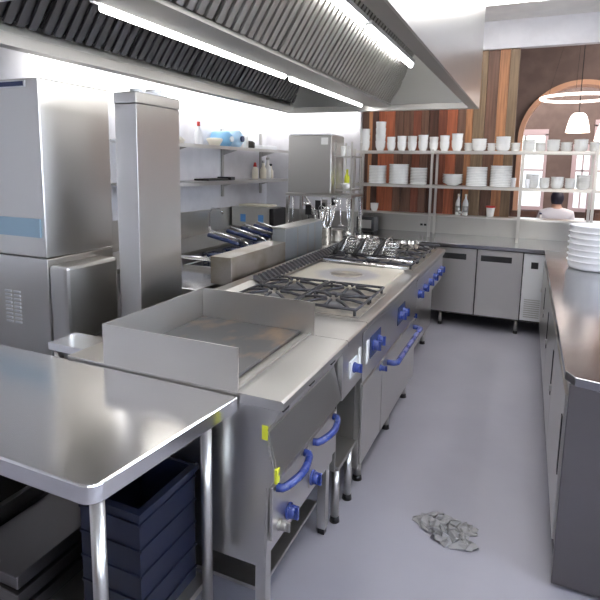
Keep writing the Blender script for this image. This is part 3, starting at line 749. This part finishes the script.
# ledge items
stack('cup', 'cup', cupP, -1.765, YW-.025, 1.1255, 1, .1, 'white cup standing alone on the ledge beneath the shelves', 'cup', None)
for i, xx in enumerate((-.745, -.665)):
    b = thing('bottle', (xx, YW-.025, 1.1255), ['left','right'][i]+' one of two pale bottles on the ledge in front of the boards', 'bottle')
    MB().lathe([(0,0),(.032,0),(.034,.01),(.034,.14),(.026,.17),(.012,.20),(.012,.22),(0,.22)], (xx, YW-.025, 1.1255), 20).build('bottle_body', M['white'], b)
    MB().lathe([(0,.221),(.014,.221),(.014,.25),(0,.25)], (xx, YW-.025, 1.1255), 14).build('cap', M['cream'], b)
    MB().lathe([(.0345,.04),(.0355,.04),(.0355,.11),(.0345,.11)], (xx, YW-.025, 1.1255), 20).build('label_band', M['dull'], b)
m = MB().tube([(-.705, 5.925, 1.47), (-.705, 5.915, 1.45), (-.705, 5.92, 1.26)], .006, 8); m.lathe([(.0,0),(.02,.0),(.035,.03),(.03,.03),(0,.008)], (-.705, 5.91, 1.43), 14)
l = thing('ladle', (-.705, 6.25, 1.14), 'dark ladle hanging from the lower shelf before two bottles', 'ladle')
MB().tube([(-.705, 6.24, 1.455), (-.705, 6.235, 1.43), (-.705, 6.235, 1.18)], [.008,.012,.006], 8).build('handle', M['black'], l)
MB().lathe([(0,0),(.02,.004),(.034,.03),(.031,.03),(.018,.008),(0,.005)], (-.705, 6.235, 1.15), 16).build('bowl', M['dull'], l)
b = thing('paper_cup', (-.385, YW-.025, 1.1255), 'white paper cup with red rim on the ledge in front of boards', 'cup')
MB().lathe([(0,0),(.038,0),(.05,.105),(.048,.105),(.036,.006),(0,.006)], (-.385, YW-.025, 1.1255), 20).build('cup_body', M['white'], b)
MB().lathe([(.0505,.105),(.053,.105),(.053,.125),(.0505,.125)], (-.385, YW-.025, 1.1255), 20).build('rim', M['red'], b)

# ------------------------------------------------------------------ left wall bench, shelves and their things
g = thing('left_bench', (-3.0, 4.2, 0), 'stainless bench with upstand against the left wall', 'bench')
B(-3.28, -2.72, 2.62, 5.53, .865, .90).build('bench_top', M['dull'], g, .003)
B(-3.305, -3.285, 2.62, 5.53, .901, 1.17).build('splashback', M['steel'], g)
for xx in (-3.2, -2.78):
    for yy in (2.7, 4.1, 5.45): leg(g, xx, yy, .864)
B(-3.25, -2.76, 2.68, 5.47, .28, .30).build('undershelf', M['dull'], g)
# tap on the splashback
t = thing('wall_tap', (-3.15, 4.75, .9005), 'dark swan-neck tap on the left bench near the splashback', 'tap')
MB().lathe([(0,0),(.022,0),(.022,.03),(.012,.04),(.012,.10),(0,.10)], (-3.15, 4.75, .9005), 14).build('base', M['chrome'], t)
MB().tube([(-3.15, 4.75, .99), (-3.15, 4.75, 1.16), (-3.12, 4.75, 1.20), (-3.02, 4.75, 1.20), (-2.98, 4.75, 1.15)], .010, 8).build('spout', M['chrome'], t)
# countertop warmer with two blue stickers
g = thing('countertop_warmer', (-2.96, 5.57, .9005), 'stainless countertop warmer with two blue stickers on left bench', 'food warmer')
zb = .9405
B(-3.26, -2.76, 5.40, 5.74, zb, 1.18).build('body', M['steel'], g, .006)
B(-2.757, -2.70, 5.40, 5.74, zb, 1.17).build('side_control', M['black'], g, .01)
for xx in (-3.14, -2.90): B(xx, xx+.07, 5.394, 5.3995, 1.00, 1.09).build('sticker', M['display'], g)
for xx in (-3.22, -2.80):
    for yy in (5.56, 5.70): MB().cyl((xx, yy, .9005), (xx, yy, zb), .015).build('foot', M['black'], g)
MB().box(-3.20, -2.80, 5.45, 5.70, 1.1805, 1.20).build('lid', M['cream'], g, .008)
# wall shelves
WS = []
for z, lab in ((1.85, 'upper'), (1.485, 'lower')):
    g = thing('wall_shelf', (-3.15, 4.9, z), lab+' stainless wall shelf on the left wall', 'shelf')
    y0 = 3.3
    MB().box(-3.285, -2.94, y0, YW-.08, z, z+.015).box(-2.95, -2.94, y0, YW-.08, z-.02, z).build('shelf_board', M['steel_h'], g)
    for yy in (4.28, 5.25, 6.2):
        MB().prism([(-3.284, z-.001), (-3.05, z-.001), (-3.284, z-.07)], 'y', yy-.006, yy+.006).build('bracket', M['dull'], g)
m = MB()
for yy, nm in ((4.28,'near'), (5.25,'middle'), (6.2,'far')):
    tag(B(-3.309, -3.287, yy-.02, yy+.02, 1.30, 2.08).build('shelf_upright', M['dull']), nm+' grey upright rail carrying the left wall shelves', 'shelf upright')
zt, zl = 1.866, 1.501
def simple(name, prof, x, y, z, mat, label, cat, seg=18):
    return tag(MB().lathe(prof, (x, y, z), seg).build(name, M[mat]), label, cat)
tag(MB().lathe([(0,0),(.15,0),(.17,.03),(.13,.06),(0,.075)], (-3.13, 4.02, zt), 24).build('folded_cloth', M['cream']), 'low cream domed cover on upper wall shelf beside the steel column', 'cover')
b = thing('spray_bottle', (-3.12, 4.52, zt), 'clear bottle with red cap on the upper wall shelf', 'bottle')
MB().lathe([(0,0),(.04,0),(.042,.01),(.042,.13),(.02,.17),(.014,.19),(0,.19)], (-3.12, 4.52, zt)).build('bottle_body', M['tub'], b)
MB().lathe([(0,.191),(.018,.191),(.018,.235),(0,.235)], (-3.12, 4.52, zt)).build('cap', M['red'], b)
simple('bowl', [(0,0),(.05,0),(.085,.06),(.088,.075),(.07,.085),(0,.09)], -3.11, 4.80, zt, 'cream', 'small cream tub beside the blue containers on upper wall shelf', 'tub')
def drum(y, mat, r, L, label):
    d = thing('plastic_container', (-3.13, y, zt), label, 'container')
    MB().tube([(-3.27, y, zt+r), (-3.26, y, zt+r), (-3.26+L*.85, y, zt+r), (-3.26+L, y, zt+r)], [r*.7, r, r, r*.55], 20).build('container_body', M[mat], d)
    MB().cyl((-3.26+L, y, zt+r), (-3.26+L+.02, y, zt+r), r*.35).build('cap', M['navy' if mat == 'paleblue' else 'tub'], d)
drum(5.02, 'cyan', .085, .22, 'mid-blue plastic container lying on upper wall shelf')
drum(5.20, 'paleblue', .095, .25, 'pale blue round container lying on the upper wall shelf')
simple('bottle', [(0,0),(.03,0),(.03,.11),(.015,.14),(0,.14)], -3.08, 5.42, zt, 'white', 'slim white bottle right of the blue containers', 'bottle')
simple('jar', [(0,0),(.06,0),(.065,.02),(.065,.07),(.04,.09),(0,.095)], -3.12, 5.58, zt, 'darkgap', 'dark round jar on the upper wall shelf', 'jar')
tag(B(-3.25, -3.03, 5.75, 6.16, zt, zt+.05).build('tray', M['tub'], None, .008), 'white tray at far end of the upper wall shelf', 'tray')
tag(B(-3.24, -3.06, 4.6, 5.0, zl, zl+.02).build('baking_tray', M['darkgap'], None, .004), 'thin dark tray lying on the lower wall shelf', 'tray')
tag(B(-3.24, -3.06, 5.05, 5.14, zl, zl+.035).build('sponge', M['black'], None, .004), 'small black item on lower wall shelf near the middle upright', 'sponge')
b = thing('sauce_bottle', (-3.12, 5.72, zl), 'cream sauce bottle with red top on the lower wall shelf', 'bottle')
MB().lathe([(0,0),(.035,0),(.037,.01),(.037,.12),(.02,.15),(0,.15)], (-3.12, 5.72, zl)).build('bottle_body', M['cream'], b)
MB().lathe([(0,.151),(.024,.151),(.012,.20),(0,.205)], (-3.12, 5.72, zl)).build('cap', M['red'], b)
for i, (yy, hh, r) in enumerate(((5.92,.20,.04), (6.04,.24,.045), (6.13,.16,.035))):
    b = thing('bottle', (-3.11, yy, zl), ['shorter pale bottle','tallest pale bottle','small pale bottle'][i]+' at far end of the lower wall shelf', 'bottle')
    MB().lathe([(0,0),(r,0),(r,hh*.6),(r*.5,hh*.75),(r*.45,hh),(0,hh)], (-3.11, yy, zl)).build('bottle_body', M['cream' if i != 1 else 'white'], b)
    MB().lathe([(0,hh+.001),(r*.5,hh+.001),(r*.5,hh+.03),(0,hh+.03)], (-3.11, yy, zl)).build('cap', M['dull' if i != 2 else 'black'], b)

# ------------------------------------------------------------------ steel cabinet on its open stand
g = thing('cabinet_stand', (-2.2, 5.25, 0), 'open steel stand carrying the boxy cabinet left of the crockery shelves', 'stand')
X0, X1, YA, YB_ = -2.35, -1.62, 4.98, 5.38
for xx in (X0+.02, X1-.02):
    for yy in (YA+.02, YB_-.02): B(xx-.016, xx+.016, yy-.016, yy+.016, 0, 1.36).build('post', M['chrome'], g)
B(X0, X1, YA, YB_, 1.361, 1.39).build('top_shelf', M['steel_h'], g, .003)
B(X0, X1, YA, YB_, .86, .89).build('lower_shelf', M['table'], g, .003)
m = MB().tube([(-1.95, 5.36, .90), (-2.29, 5.36, 1.34)], .012, 8); m.build('brace', M['chrome'], g)
c = thing('steel_cabinet', (-2.2, 5.2, 1.391), 'boxy stainless wall-height cabinet with white sticker on its front', 'cabinet')
B(-2.325, -1.845, 4.99, 5.37, 1.391, 1.985).build('body', M['steel'], c, .006)
B(-2.32, -1.85, 4.978, 4.989, 1.40, 1.975).build('door', M['dull'], c, .003)
B(-1.955, -1.88, 4.974, 4.9775, 1.89, 1.96).build('sticker', M['white'], c)
B(-2.31, -1.86, 5.0, 5.36, 1.9855, 2.0).build('lid', M['tub'], c, .003)
# small shelf tower right of the cabinet
g = thing('corner_shelving', (-1.84, 5.5, 1.391), 'small open shelf unit between steel cabinet and crockery shelves', 'shelf')
for xx in (-1.815, -1.645): 
    B(xx-.008, xx+.008, 5.02, 5.036, 1.391, 1.92).build('post', M['steel'], g); B(xx-.008, xx+.008, 5.34, 5.356, 1.391, 1.92).build('post', M['steel'], g)
for z in (1.43, 1.765): B(-1.823, -1.637, 5.02, 5.356, z, z+.014).build('shelf_board', M['steel_h'], g)
simple('beaker', glassP, -1.765, 5.12, 1.7795, 'white', 'left one of two white beakers on the small corner shelf', 'cup')
simple('beaker', glassP, -1.70, 5.14, 1.7795, 'white', 'right one of two white beakers on the small corner shelf', 'cup')
simple('bowl', [(0,0),(.03,0),(.065,.05),(.066,.06),(.06,.055),(.028,.008),(0,.008)], -1.735, 5.15, 1.4445, 'white', 'white bowl on the small corner shelf by the cabinet', 'bowl')
b = thing('yellow_bottle', (-1.775, 5.29, 1.4445), 'yellow bottle behind the white bowl on small corner shelf', 'bottle')
MB().lathe([(0,0),(.028,0),(.028,.12),(.012,.15),(.012,.20),(0,.20)], (-1.775, 5.29, 1.4445)).build('bottle_body', M['yellow'], b)

# utensils on the stand's lower shelf and hanging on its front
def ladle(x, y, ztop, L, head, label, tilt=0.):
    l = thing('hanging_utensil', (x, y, ztop-L), label, 'kitchen utensil')
    MB().tube([(x, y+.012, ztop), (x, y, ztop-.01), (x+tilt*.5, y, ztop-L*.5), (x+tilt, y, ztop-L*.8)], [.004,.006,.005,.004], 7).build('handle', M['chrome'], l)
    if head == 'bowl': MB().lathe([(0,0),(.03,.008),(.045,.04),(.042,.04),(.027,.014),(0,.006)], (x+tilt, y, ztop-L), 18).build('bowl', M['chrome'], l)
    elif head == 'whisk':
        m = MB()
        for k in range(5):
            a = PI*k/5; c_, s_ = math.cos(a), math.sin(a); z1 = ztop-L*.78; z0 = ztop-L
            p = [(x+tilt+c_*.03*math.sin(t_*PI)*(1 if t_ < .5 else 1), y+s_*.03*math.sin(t_*PI), z1+(z0-z1)*t_) for t_ in [i/8 for i in range(9)]]
            q = [(2*(x+tilt)-u[0], 2*y-u[1], u[2]) for u in p]
            m.tube(p, .0018, 5); m.tube(q, .0018, 5)
        m.build('whisk_loops', M['wire'], l)
    else: MB().lathe([(0,0),(.035,0),(.035,.006),(0,.006)], (x+tilt, y, ztop-L*.8-.01), 16).build('slotted_disc', M['chrome'], l)
ladle(-2.25, 4.955, 1.355, .40, 'bowl', 'leftmost ladle hanging from the open steel stand')
ladle(-1.93, 4.955, 1.355, .36, 'whisk', 'whisk hanging from the open steel stand', .03)
ladle(-1.82, 4.955, 1.355, .42, 'bowl', 'long ladle hanging next to the whisk', -.02)
ladle(-1.73, 4.955, 1.355, .33, 'disc', 'round skimmer hanging at right end of the steel stand', .02)
ladle(-1.66, 4.955, 1.355, .38, 'bowl', 'rightmost ladle hanging from the open steel stand', .03)
def pot(x, y, z, r, hh, label, lid=False, mat='chrome'):
    p = thing('cooking_pot', (x, y, z), label, 'pot')
    MB().lathe([(0,0),(r*.95,0),(r,.01),(r,hh),(r+.006,hh),(r-.004,hh-.003),(r-.005,.012),(0,.01)], (x, y, z), 26).build('pot_body', M[mat], p)
    for s_ in (-1, 1): MB().tube([(x+s_*r, y-.03, z+hh*.75), (x+s_*(r+.03), y-.03, z+hh*.78), (x+s_*(r+.03), y+.03, z+hh*.78), (x+s_*r, y+.03, z+hh*.75)], .005, 6).build('pot_handle', M['chrome'], p)
    return p
pot(-2.12, 5.18, .8905, .11, .17, 'shiny steel pot on lower shelf of the open stand')
pot(-1.85, 5.18, .8905, .085, .12, 'small steel pot beside the larger one on the open stand', mat='dull')
# bain-marie bench between fryer flue and stand
g = thing('filler_bench', (-1.98, 4.6, 0), 'steel bench between the fryers and the open stand', 'bench')
B(-2.3, -1.645, 4.28, 4.93, .87, .90).build('bench_top', M['steel_h'], g, .003)
for xx in (-2.26, -1.69):
    for yy in (4.32, 4.89): leg(g, xx, yy, .869)
def toolpot(x, y, r, hh, label, seed):
    z = .9005; rnd = random.Random(seed)
    tag(MB().lathe([(0,0),(r*.95,0),(r,hh),(r+.005,hh),(r-.004,hh-.004),(r*.92,.01),(0,.01)], (x, y, z), 22).build('utensil_pot', M['chrome']), label, 'utensil pot')
    for k in range(6):
        a = 2*PI*k/6+rnd.random()*.3; bx, by = x+math.cos(a)*r*.35, y+math.sin(a)*r*.35
        tx, ty = x+math.cos(a)*r*1.6, y+math.sin(a)*r*1.6; L = .30+rnd.random()*.12
        o = MB().tube([(bx, by, z+.02), (tx, ty, z+L)], [.005,.006], 7)
        kind = k % 3
        if kind == 0: o.lathe([(0,0),(.022,.006),(.034,.035),(.030,.035),(0,.01)], (tx, ty, z+L), 14)
        elif kind == 1: o.box(tx-.028, tx+.028, ty-.003, ty+.003, z+L, z+L+.09)
        else: o.tube([(tx+.028*math.cos(q*PI/6), ty, z+L+.03+.03*math.sin(q*PI/6)) for q in range(12)], .003, 5, True)
        nm = ['ladle','spatula','strainer'][kind]
        tag(o.build(nm, M['black' if k in (2,4) else 'chrome']), ['steel ladle','flat spatula','looped strainer','second ladle','dark spatula','wire loop'][k]+' standing in '+label.split(' on ')[0], nm)
toolpot(-1.80, 4.50, .065, .17, 'near utensil pot on bench behind the far burners', 3)
toolpot(-1.82, 4.78, .07, .18, 'far utensil pot on bench behind the far burners', 8)
pot(-2.06, 4.60, .9005, .10, .14, 'steel pot on the bench left of the utensil pots')

# ------------------------------------------------------------------ crumpled film on the floor
m = MB(); rnd = random.Random(4); nx, ny = 16, 14
X = []
for j in range(ny+1):
    for i in range(nx+1):
        u, v_ = i/nx, j/ny; e = min(u, 1-u, v_, 1-v_)
        X.append((-.36+.25*u+rnd.uniform(-.012,.012)+.03*math.sin(v_*9), 2.20+.24*v_+rnd.uniform(-.012,.012)-.06*u*v_, .003+rnd.random()*.026*min(1, e*5)))
m.add(X, [(j*(nx+1)+i, j*(nx+1)+i+1, (j+1)*(nx+1)+i+1, (j+1)*(nx+1)+i) for j in range(ny) for i in range(nx) if (i-nx/2)**2/(nx/2)**2+(j-ny/2)**2/(ny/2)**2 < 1.05+rnd.random()*.2])
o = m.build('crumpled_wrap', M['wrap']); tag(o, 'crumpled pale plastic wrap lying on the grey aisle floor', 'plastic wrap')
sd = o.modifiers.new('s', 'SOLIDIFY'); sd.thickness = .0015

# ------------------------------------------------------------------ dining room
l = thing('pendant_lamp', (.615, 9.0, 2.24), 'glowing white bell-shaped pendant lamp in front of the arch', 'lamp')
MB().lathe([(.168,0),(.15,.10),(.125,.20),(.105,.25),(.07,.285),(0,.29),(0,.28),(.068,.278),(.10,.245),(.12,.195),(.145,.10),(.163,0)], (.615, 9.0, 2.24), 32).build('lamp_shade', M['shade'], l)
MB().cyl((.615, 9.0, 2.53), (.615, 9.0, 4.599), .006).build('cord', M['black'], l)
l = thing('pendant_lamp', (.98, 8.7, 2.15), 'second glowing pendant lamp, farther right than the bell-shaped one', 'lamp')
MB().lathe([(.168,0),(.15,.10),(.125,.20),(.105,.25),(.07,.285),(0,.29),(0,.28),(.068,.278),(.10,.245),(.12,.195),(.145,.10),(.163,0)], (.98, 8.7, 2.10), 32).build('lamp_shade', M['shade'], l)
MB().cyl((.98, 8.7, 2.39), (.98, 8.7, 4.599), .006).build('cord', M['black'], l)
l = thing('ring_light', (.56, 9.05, 2.72), 'slim glowing ring light hanging in the arch', 'ring lamp')
RX, RY, RZ, RR = .57, 8.9, 2.735, .50
MB().tube([(RX+RR*math.cos(2*PI*k/40), RY+RR*math.sin(2*PI*k/40), RZ) for k in range(40)], .022, 8, True).build('ring', M['ring'], l)
for k in range(3):
    a = 2*PI*k/3+.4; MB().cyl((RX+RR*math.cos(a), RY+RR*math.sin(a), RZ+.022), (RX, RY, 4.599), .002, seg=5).build('wire', M['black'], l)
def table(x, y, label, w=.8):
    t = thing('dining_table', (x, y, 0), label, 'table')
    MB().box(x-w/2, x+w/2, y-.4, y+.4, .72, .75).build('tabletop', M['dine_wood'], t, .004)
    MB().box(x-w/2-.004, x+w/2+.004, y-.404, y+.404, .7505, .756).box(x-w/2-.01, x-w/2-.004, y-.404, y+.404, .55, .756).box(x+w/2+.004, x+w/2+.01, y-.404, y+.404, .55, .756).box(x-w/2-.01, x+w/2+.01, y-.41, y-.404, .55, .756).build('tablecloth', M['cloth'], t)
    for sx in (-1, 1):
        for sy in (-1, 1): B(x+sx*(w/2-.05)-.02, x+sx*(w/2-.05)+.02, y+sy*.33-.02, y+sy*.33+.02, 0, .72).build('leg', M['dine_wood'], t)
def dchair(x, y, label, rz):
    c = thing('dining_chair', (x, y, 0), label, 'chair')
    def b(x0, x1, y0, y1, z0, z1):
        return B(x+x0, x+x1, y+y0, y+y1, z0, z1)
    b(-.21,.21,-.21,.21,.43,.47).build('seat', M['dine_wood'], c, .01)
    MB().prism([(y-.205,.60),(y-.18,.60),(y-.22,1.02),(y-.245,1.02)], 'x', x-.19, x+.19).build('backrest', M['dine_wood'], c)
    for sx in (-1, 1):
        b(sx*.19-.015, sx*.19+.015, .17, .20, 0, .43).build('leg', M['dine_wood'], c)
        b(sx*.19-.015, sx*.19+.015, -.205, -.175, 0, .62).build('leg', M['dine_wood'], c)
    c.rotation_euler = (0, 0, rz)
tb = [(-.05, 8.0, 'white-clothed dining table nearest the timber screen'), (1.15, 8.0, 'white-clothed dining table at the right of the pass'), (.75, 10.9, 'white-clothed dining table beyond the arch')]
for a in tb: table(*a)
def wineglass(x, y, z, label, grp=None):
    return tag(MB().lathe([(0,0),(.032,0),(.032,.002),(.004,.006),(.004,.08),(.025,.10),(.036,.14),(.032,.19),(.031,.19),(.034,.14),(.023,.103),(0,.092)], (x, y, z), 18).build('wine_glass', M['glass']), label, 'glass', grp)
for x, y, l_ in ((-.2,7.8,'wine glass on table near timber screen, left'), (.05,7.75,'wine glass on table near timber screen, right'), (1.0,7.78,'wine glass on right dining table, left'), (1.2,7.8,'wine glass on right dining table, right')): wineglass(x, y, .7565, l_)
def bottle(x, y, z, mat, label, sc=1.):
    b = thing('bottle', (x, y, z), label, 'bottle')
    MB().lathe([(0,0),(.036*sc,0),(.037*sc,.01),(.037*sc,.19*sc),(.014*sc,.24*sc),(.014*sc,.30*sc),(0,.30*sc)], (x, y, z), 18).build('bottle_body', M[mat], b)
    MB().lathe([(0,.301*sc),(.016*sc,.301*sc),(.016*sc,.32*sc),(0,.32*sc)], (x, y, z), 12).build('cap', M['navy'], b)
bottle(.18, 7.95, .7565, 'white', 'white bottle on the table near the timber screen'); bottle(-.3, 8.1, .7565, 'navy', 'dark blue bottle on the table near the timber screen')
bottle(.95, 8.1, .7565, 'red', 'red bottle on the right dining table'); bottle(1.3, 8.1, .7565, 'white', 'white bottle on the right dining table')
dchair(-.05, 8.75, 'dark wooden dining chair behind the table near timber screen', PI)
dchair(1.15, 8.8, 'dark wooden dining chair behind the right dining table', PI)
dchair(.45, 10.2, 'dark wooden dining chair in front of the table beyond the arch', 0)
dchair(1.1, 10.2, 'dark wooden dining chair at right of the table beyond arch', 0)
# seated diner, seen from behind, white shirt and dark hair
def skin_mesh(name, verts, edges, radii, mat, parent, root=0, sub=2):
    o_ = ORG[parent.name]; me = bpy.data.meshes.new(name); me.from_pydata([Vector(v)-o_ for v in verts], edges, []); me.materials.append(mat)
    o = bpy.data.objects.new(name, me); C.objects.link(o); o.parent = parent; ORG[o.name] = o_.copy()
    sk = o.modifiers.new('skin', 'SKIN')
    for i, r in enumerate(radii): me.skin_vertices[0].data[i].radius = r if isinstance(r, tuple) else (r, r)
    me.skin_vertices[0].data[root].use_root = True; sk.use_smooth_shade = True
    s = o.modifiers.new('sub', 'SUBSURF'); s.levels = sub; s.render_levels = sub
    return o
px, py = .40, 8.55
st = thing('stool', (px, py, 0), 'dark wooden stool under the seated diner in white', 'stool')
B(px-.16, px+.16, py-.15, py+.13, .42, .46).build('seat', M['dine_wood'], st, .01)
for sx in (-1, 1):
    for sy in (-1, 1): B(px+sx*.13-.016, px+sx*.13+.016, py+sy*.11-.016, py+sy*.11+.016, 0, .42).build('leg', M['dine_wood'], st)
pr = thing('person', (px, py, 0), 'person seen from behind in white shirt with dark hair, seated in dining room', 'person')
z = .60
V = [(px,py,z), (px,py+.01,z+.16), (px,py+.0,z+.33), (px,py+.01,z+.47), (px,py+.015,z+.54), (px,py+.03,z+.63), (px,py+.03,z+.73),
     (px-.17,py,z+.42), (px-.24,py+.05,z+.17), (px-.17,py+.27,z+.12), (px+.17,py,z+.42), (px+.24,py+.05,z+.17), (px+.17,py+.27,z+.12),
     (px-.10,py+.05,z-.03), (px-.12,py+.42,z-.02), (px-.12,py+.40,.10), (px-.12,py+.50,.045), (px+.10,py+.05,z-.03), (px+.12,py+.42,z-.02), (px+.12,py+.40,.10), (px+.12,py+.50,.045),
     (px-.12,py+.35,z+.12), (px+.12,py+.35,z+.12)]
Ed = [(0,1),(1,2),(2,3),(3,4),(4,5),(5,6),(3,7),(7,8),(8,9),(3,10),(10,11),(11,12),(0,13),(13,14),(14,15),(15,16),(0,17),(17,18),(18,19),(19,20),(9,21),(12,22)]
Rr = [(.15,.11),(.13,.10),(.15,.10),(.12,.08),.055,(.075,.085),(.06,.075),.06,.045,.035,.06,.045,.035,.08,.06,.042,.035,.08,.06,.042,.035,.03,.03]
skin_mesh('body', V, Ed, Rr, M['skin'], pr)
skin_mesh('shirt', [V[i] for i in (0,1,2,3,7,8,9,10,11,12)]+[(px,py+.012,z+.535)], [(0,1),(1,2),(2,3),(3,4),(4,5),(5,6),(3,7),(7,8),(8,9),(3,10)],
          [(.175,.135),(.16,.13),(.185,.135),(.165,.12),.09,.065,.052,.09,.065,.052,(.075,.075)], M['cloth'], pr)
MB().lathe([(0,-.02),(.07,0),(.088,.06),(.09,.11),(.07,.165),(.03,.19),(0,.193)], (px, py+.018, z+.575), 20).build('hair', M['hair'], pr)

# ------------------------------------------------------------------ light from outside, plus added dining fill
w = bpy.data.worlds.new('World'); S.world = w; w.use_nodes = True
nt = w.node_tree; bg = nt.nodes['Background']
sky = nt.nodes.new('ShaderNodeTexSky'); sky.sky_type = 'NISHITA'; sky.sun_elevation = math.radians(38); sky.sun_rotation = math.radians(200); sky.sun_disc = False; sky.air_density = 1.2; sky.dust_density = 2.5
mx = nt.nodes.new('ShaderNodeMix'); mx.data_type = 'RGBA'; mx.inputs[0].default_value = .35
mu = nt.nodes.new('ShaderNodeVectorMath'); mu.operation = 'SCALE'; mu.inputs['Scale'].default_value = .9
nt.links.new(sky.outputs[0], mu.inputs[0]); nt.links.new(mu.outputs[0], mx.inputs[6]); mx.inputs[7].default_value = (4.5,4.7,5.2,1)
nt.links.new(mx.outputs[2], bg.inputs['Color']); bg.inputs['Strength'].default_value = .6
def area(name, loc, rot, sx, sy, power, col):
    l = bpy.data.lights.new(name, 'AREA'); l.shape = 'RECTANGLE'; l.size = sx; l.size_y = sy; l.energy = power; l.color = col
    o = bpy.data.objects.new(name, l); C.objects.link(o); o.location = loc; o.rotation_euler = rot; return o
# daylight entering through the right-hand and front windows
for y in (-1.55, 1.0, 3.6): area('daylight', (2.76, y, 1.75), (0, PI/2, 0), 1.4, 1.3, 50, (.74,.84,1.))
for x in (.85,): area('daylight', (x, -3.26, 1.85), (-PI/2, 0, PI), 1.0, 1.4, 9, (.90,.95,1.))
area('dining_fill', (3.2, 8.0, 4.5), (0, 0, 0), 1.2, 1.5, 130, (1.,.93,.90))  # unseen fill lamp added to brighten the arch wall
area('dining_fill', (.6, 11.0, 4.55), (0, 0, 0), 4.5, 2.4, 200, (1.,.93,.90))  # unseen fill lamp added to brighten the room beyond the arch

# ------------------------------------------------------------------ camera
cam = bpy.data.cameras.new('camera'); co = bpy.data.objects.new('camera', cam); C.objects.link(co)
R = Matrix(((.91544986, -.07247265, .39585259), (.40208917, .12412318, -.90714813), (.01660895, .98961667, .14276902)))
mw = R.to_4x4(); mw.translation = Vector((0, 0, 1.68)); co.matrix_world = mw
cam.sensor_width = 36; cam.lens = 518.9/600*36; cam.shift_y = -.1; cam.clip_start = .05; cam.clip_end = 100
S.camera = co
S.view_settings.view_transform = 'Standard'; S.view_settings.look = 'None'; S.view_settings.gamma = 1; S.view_settings.use_curve_mapping = False
S.view_settings.exposure = 0.4
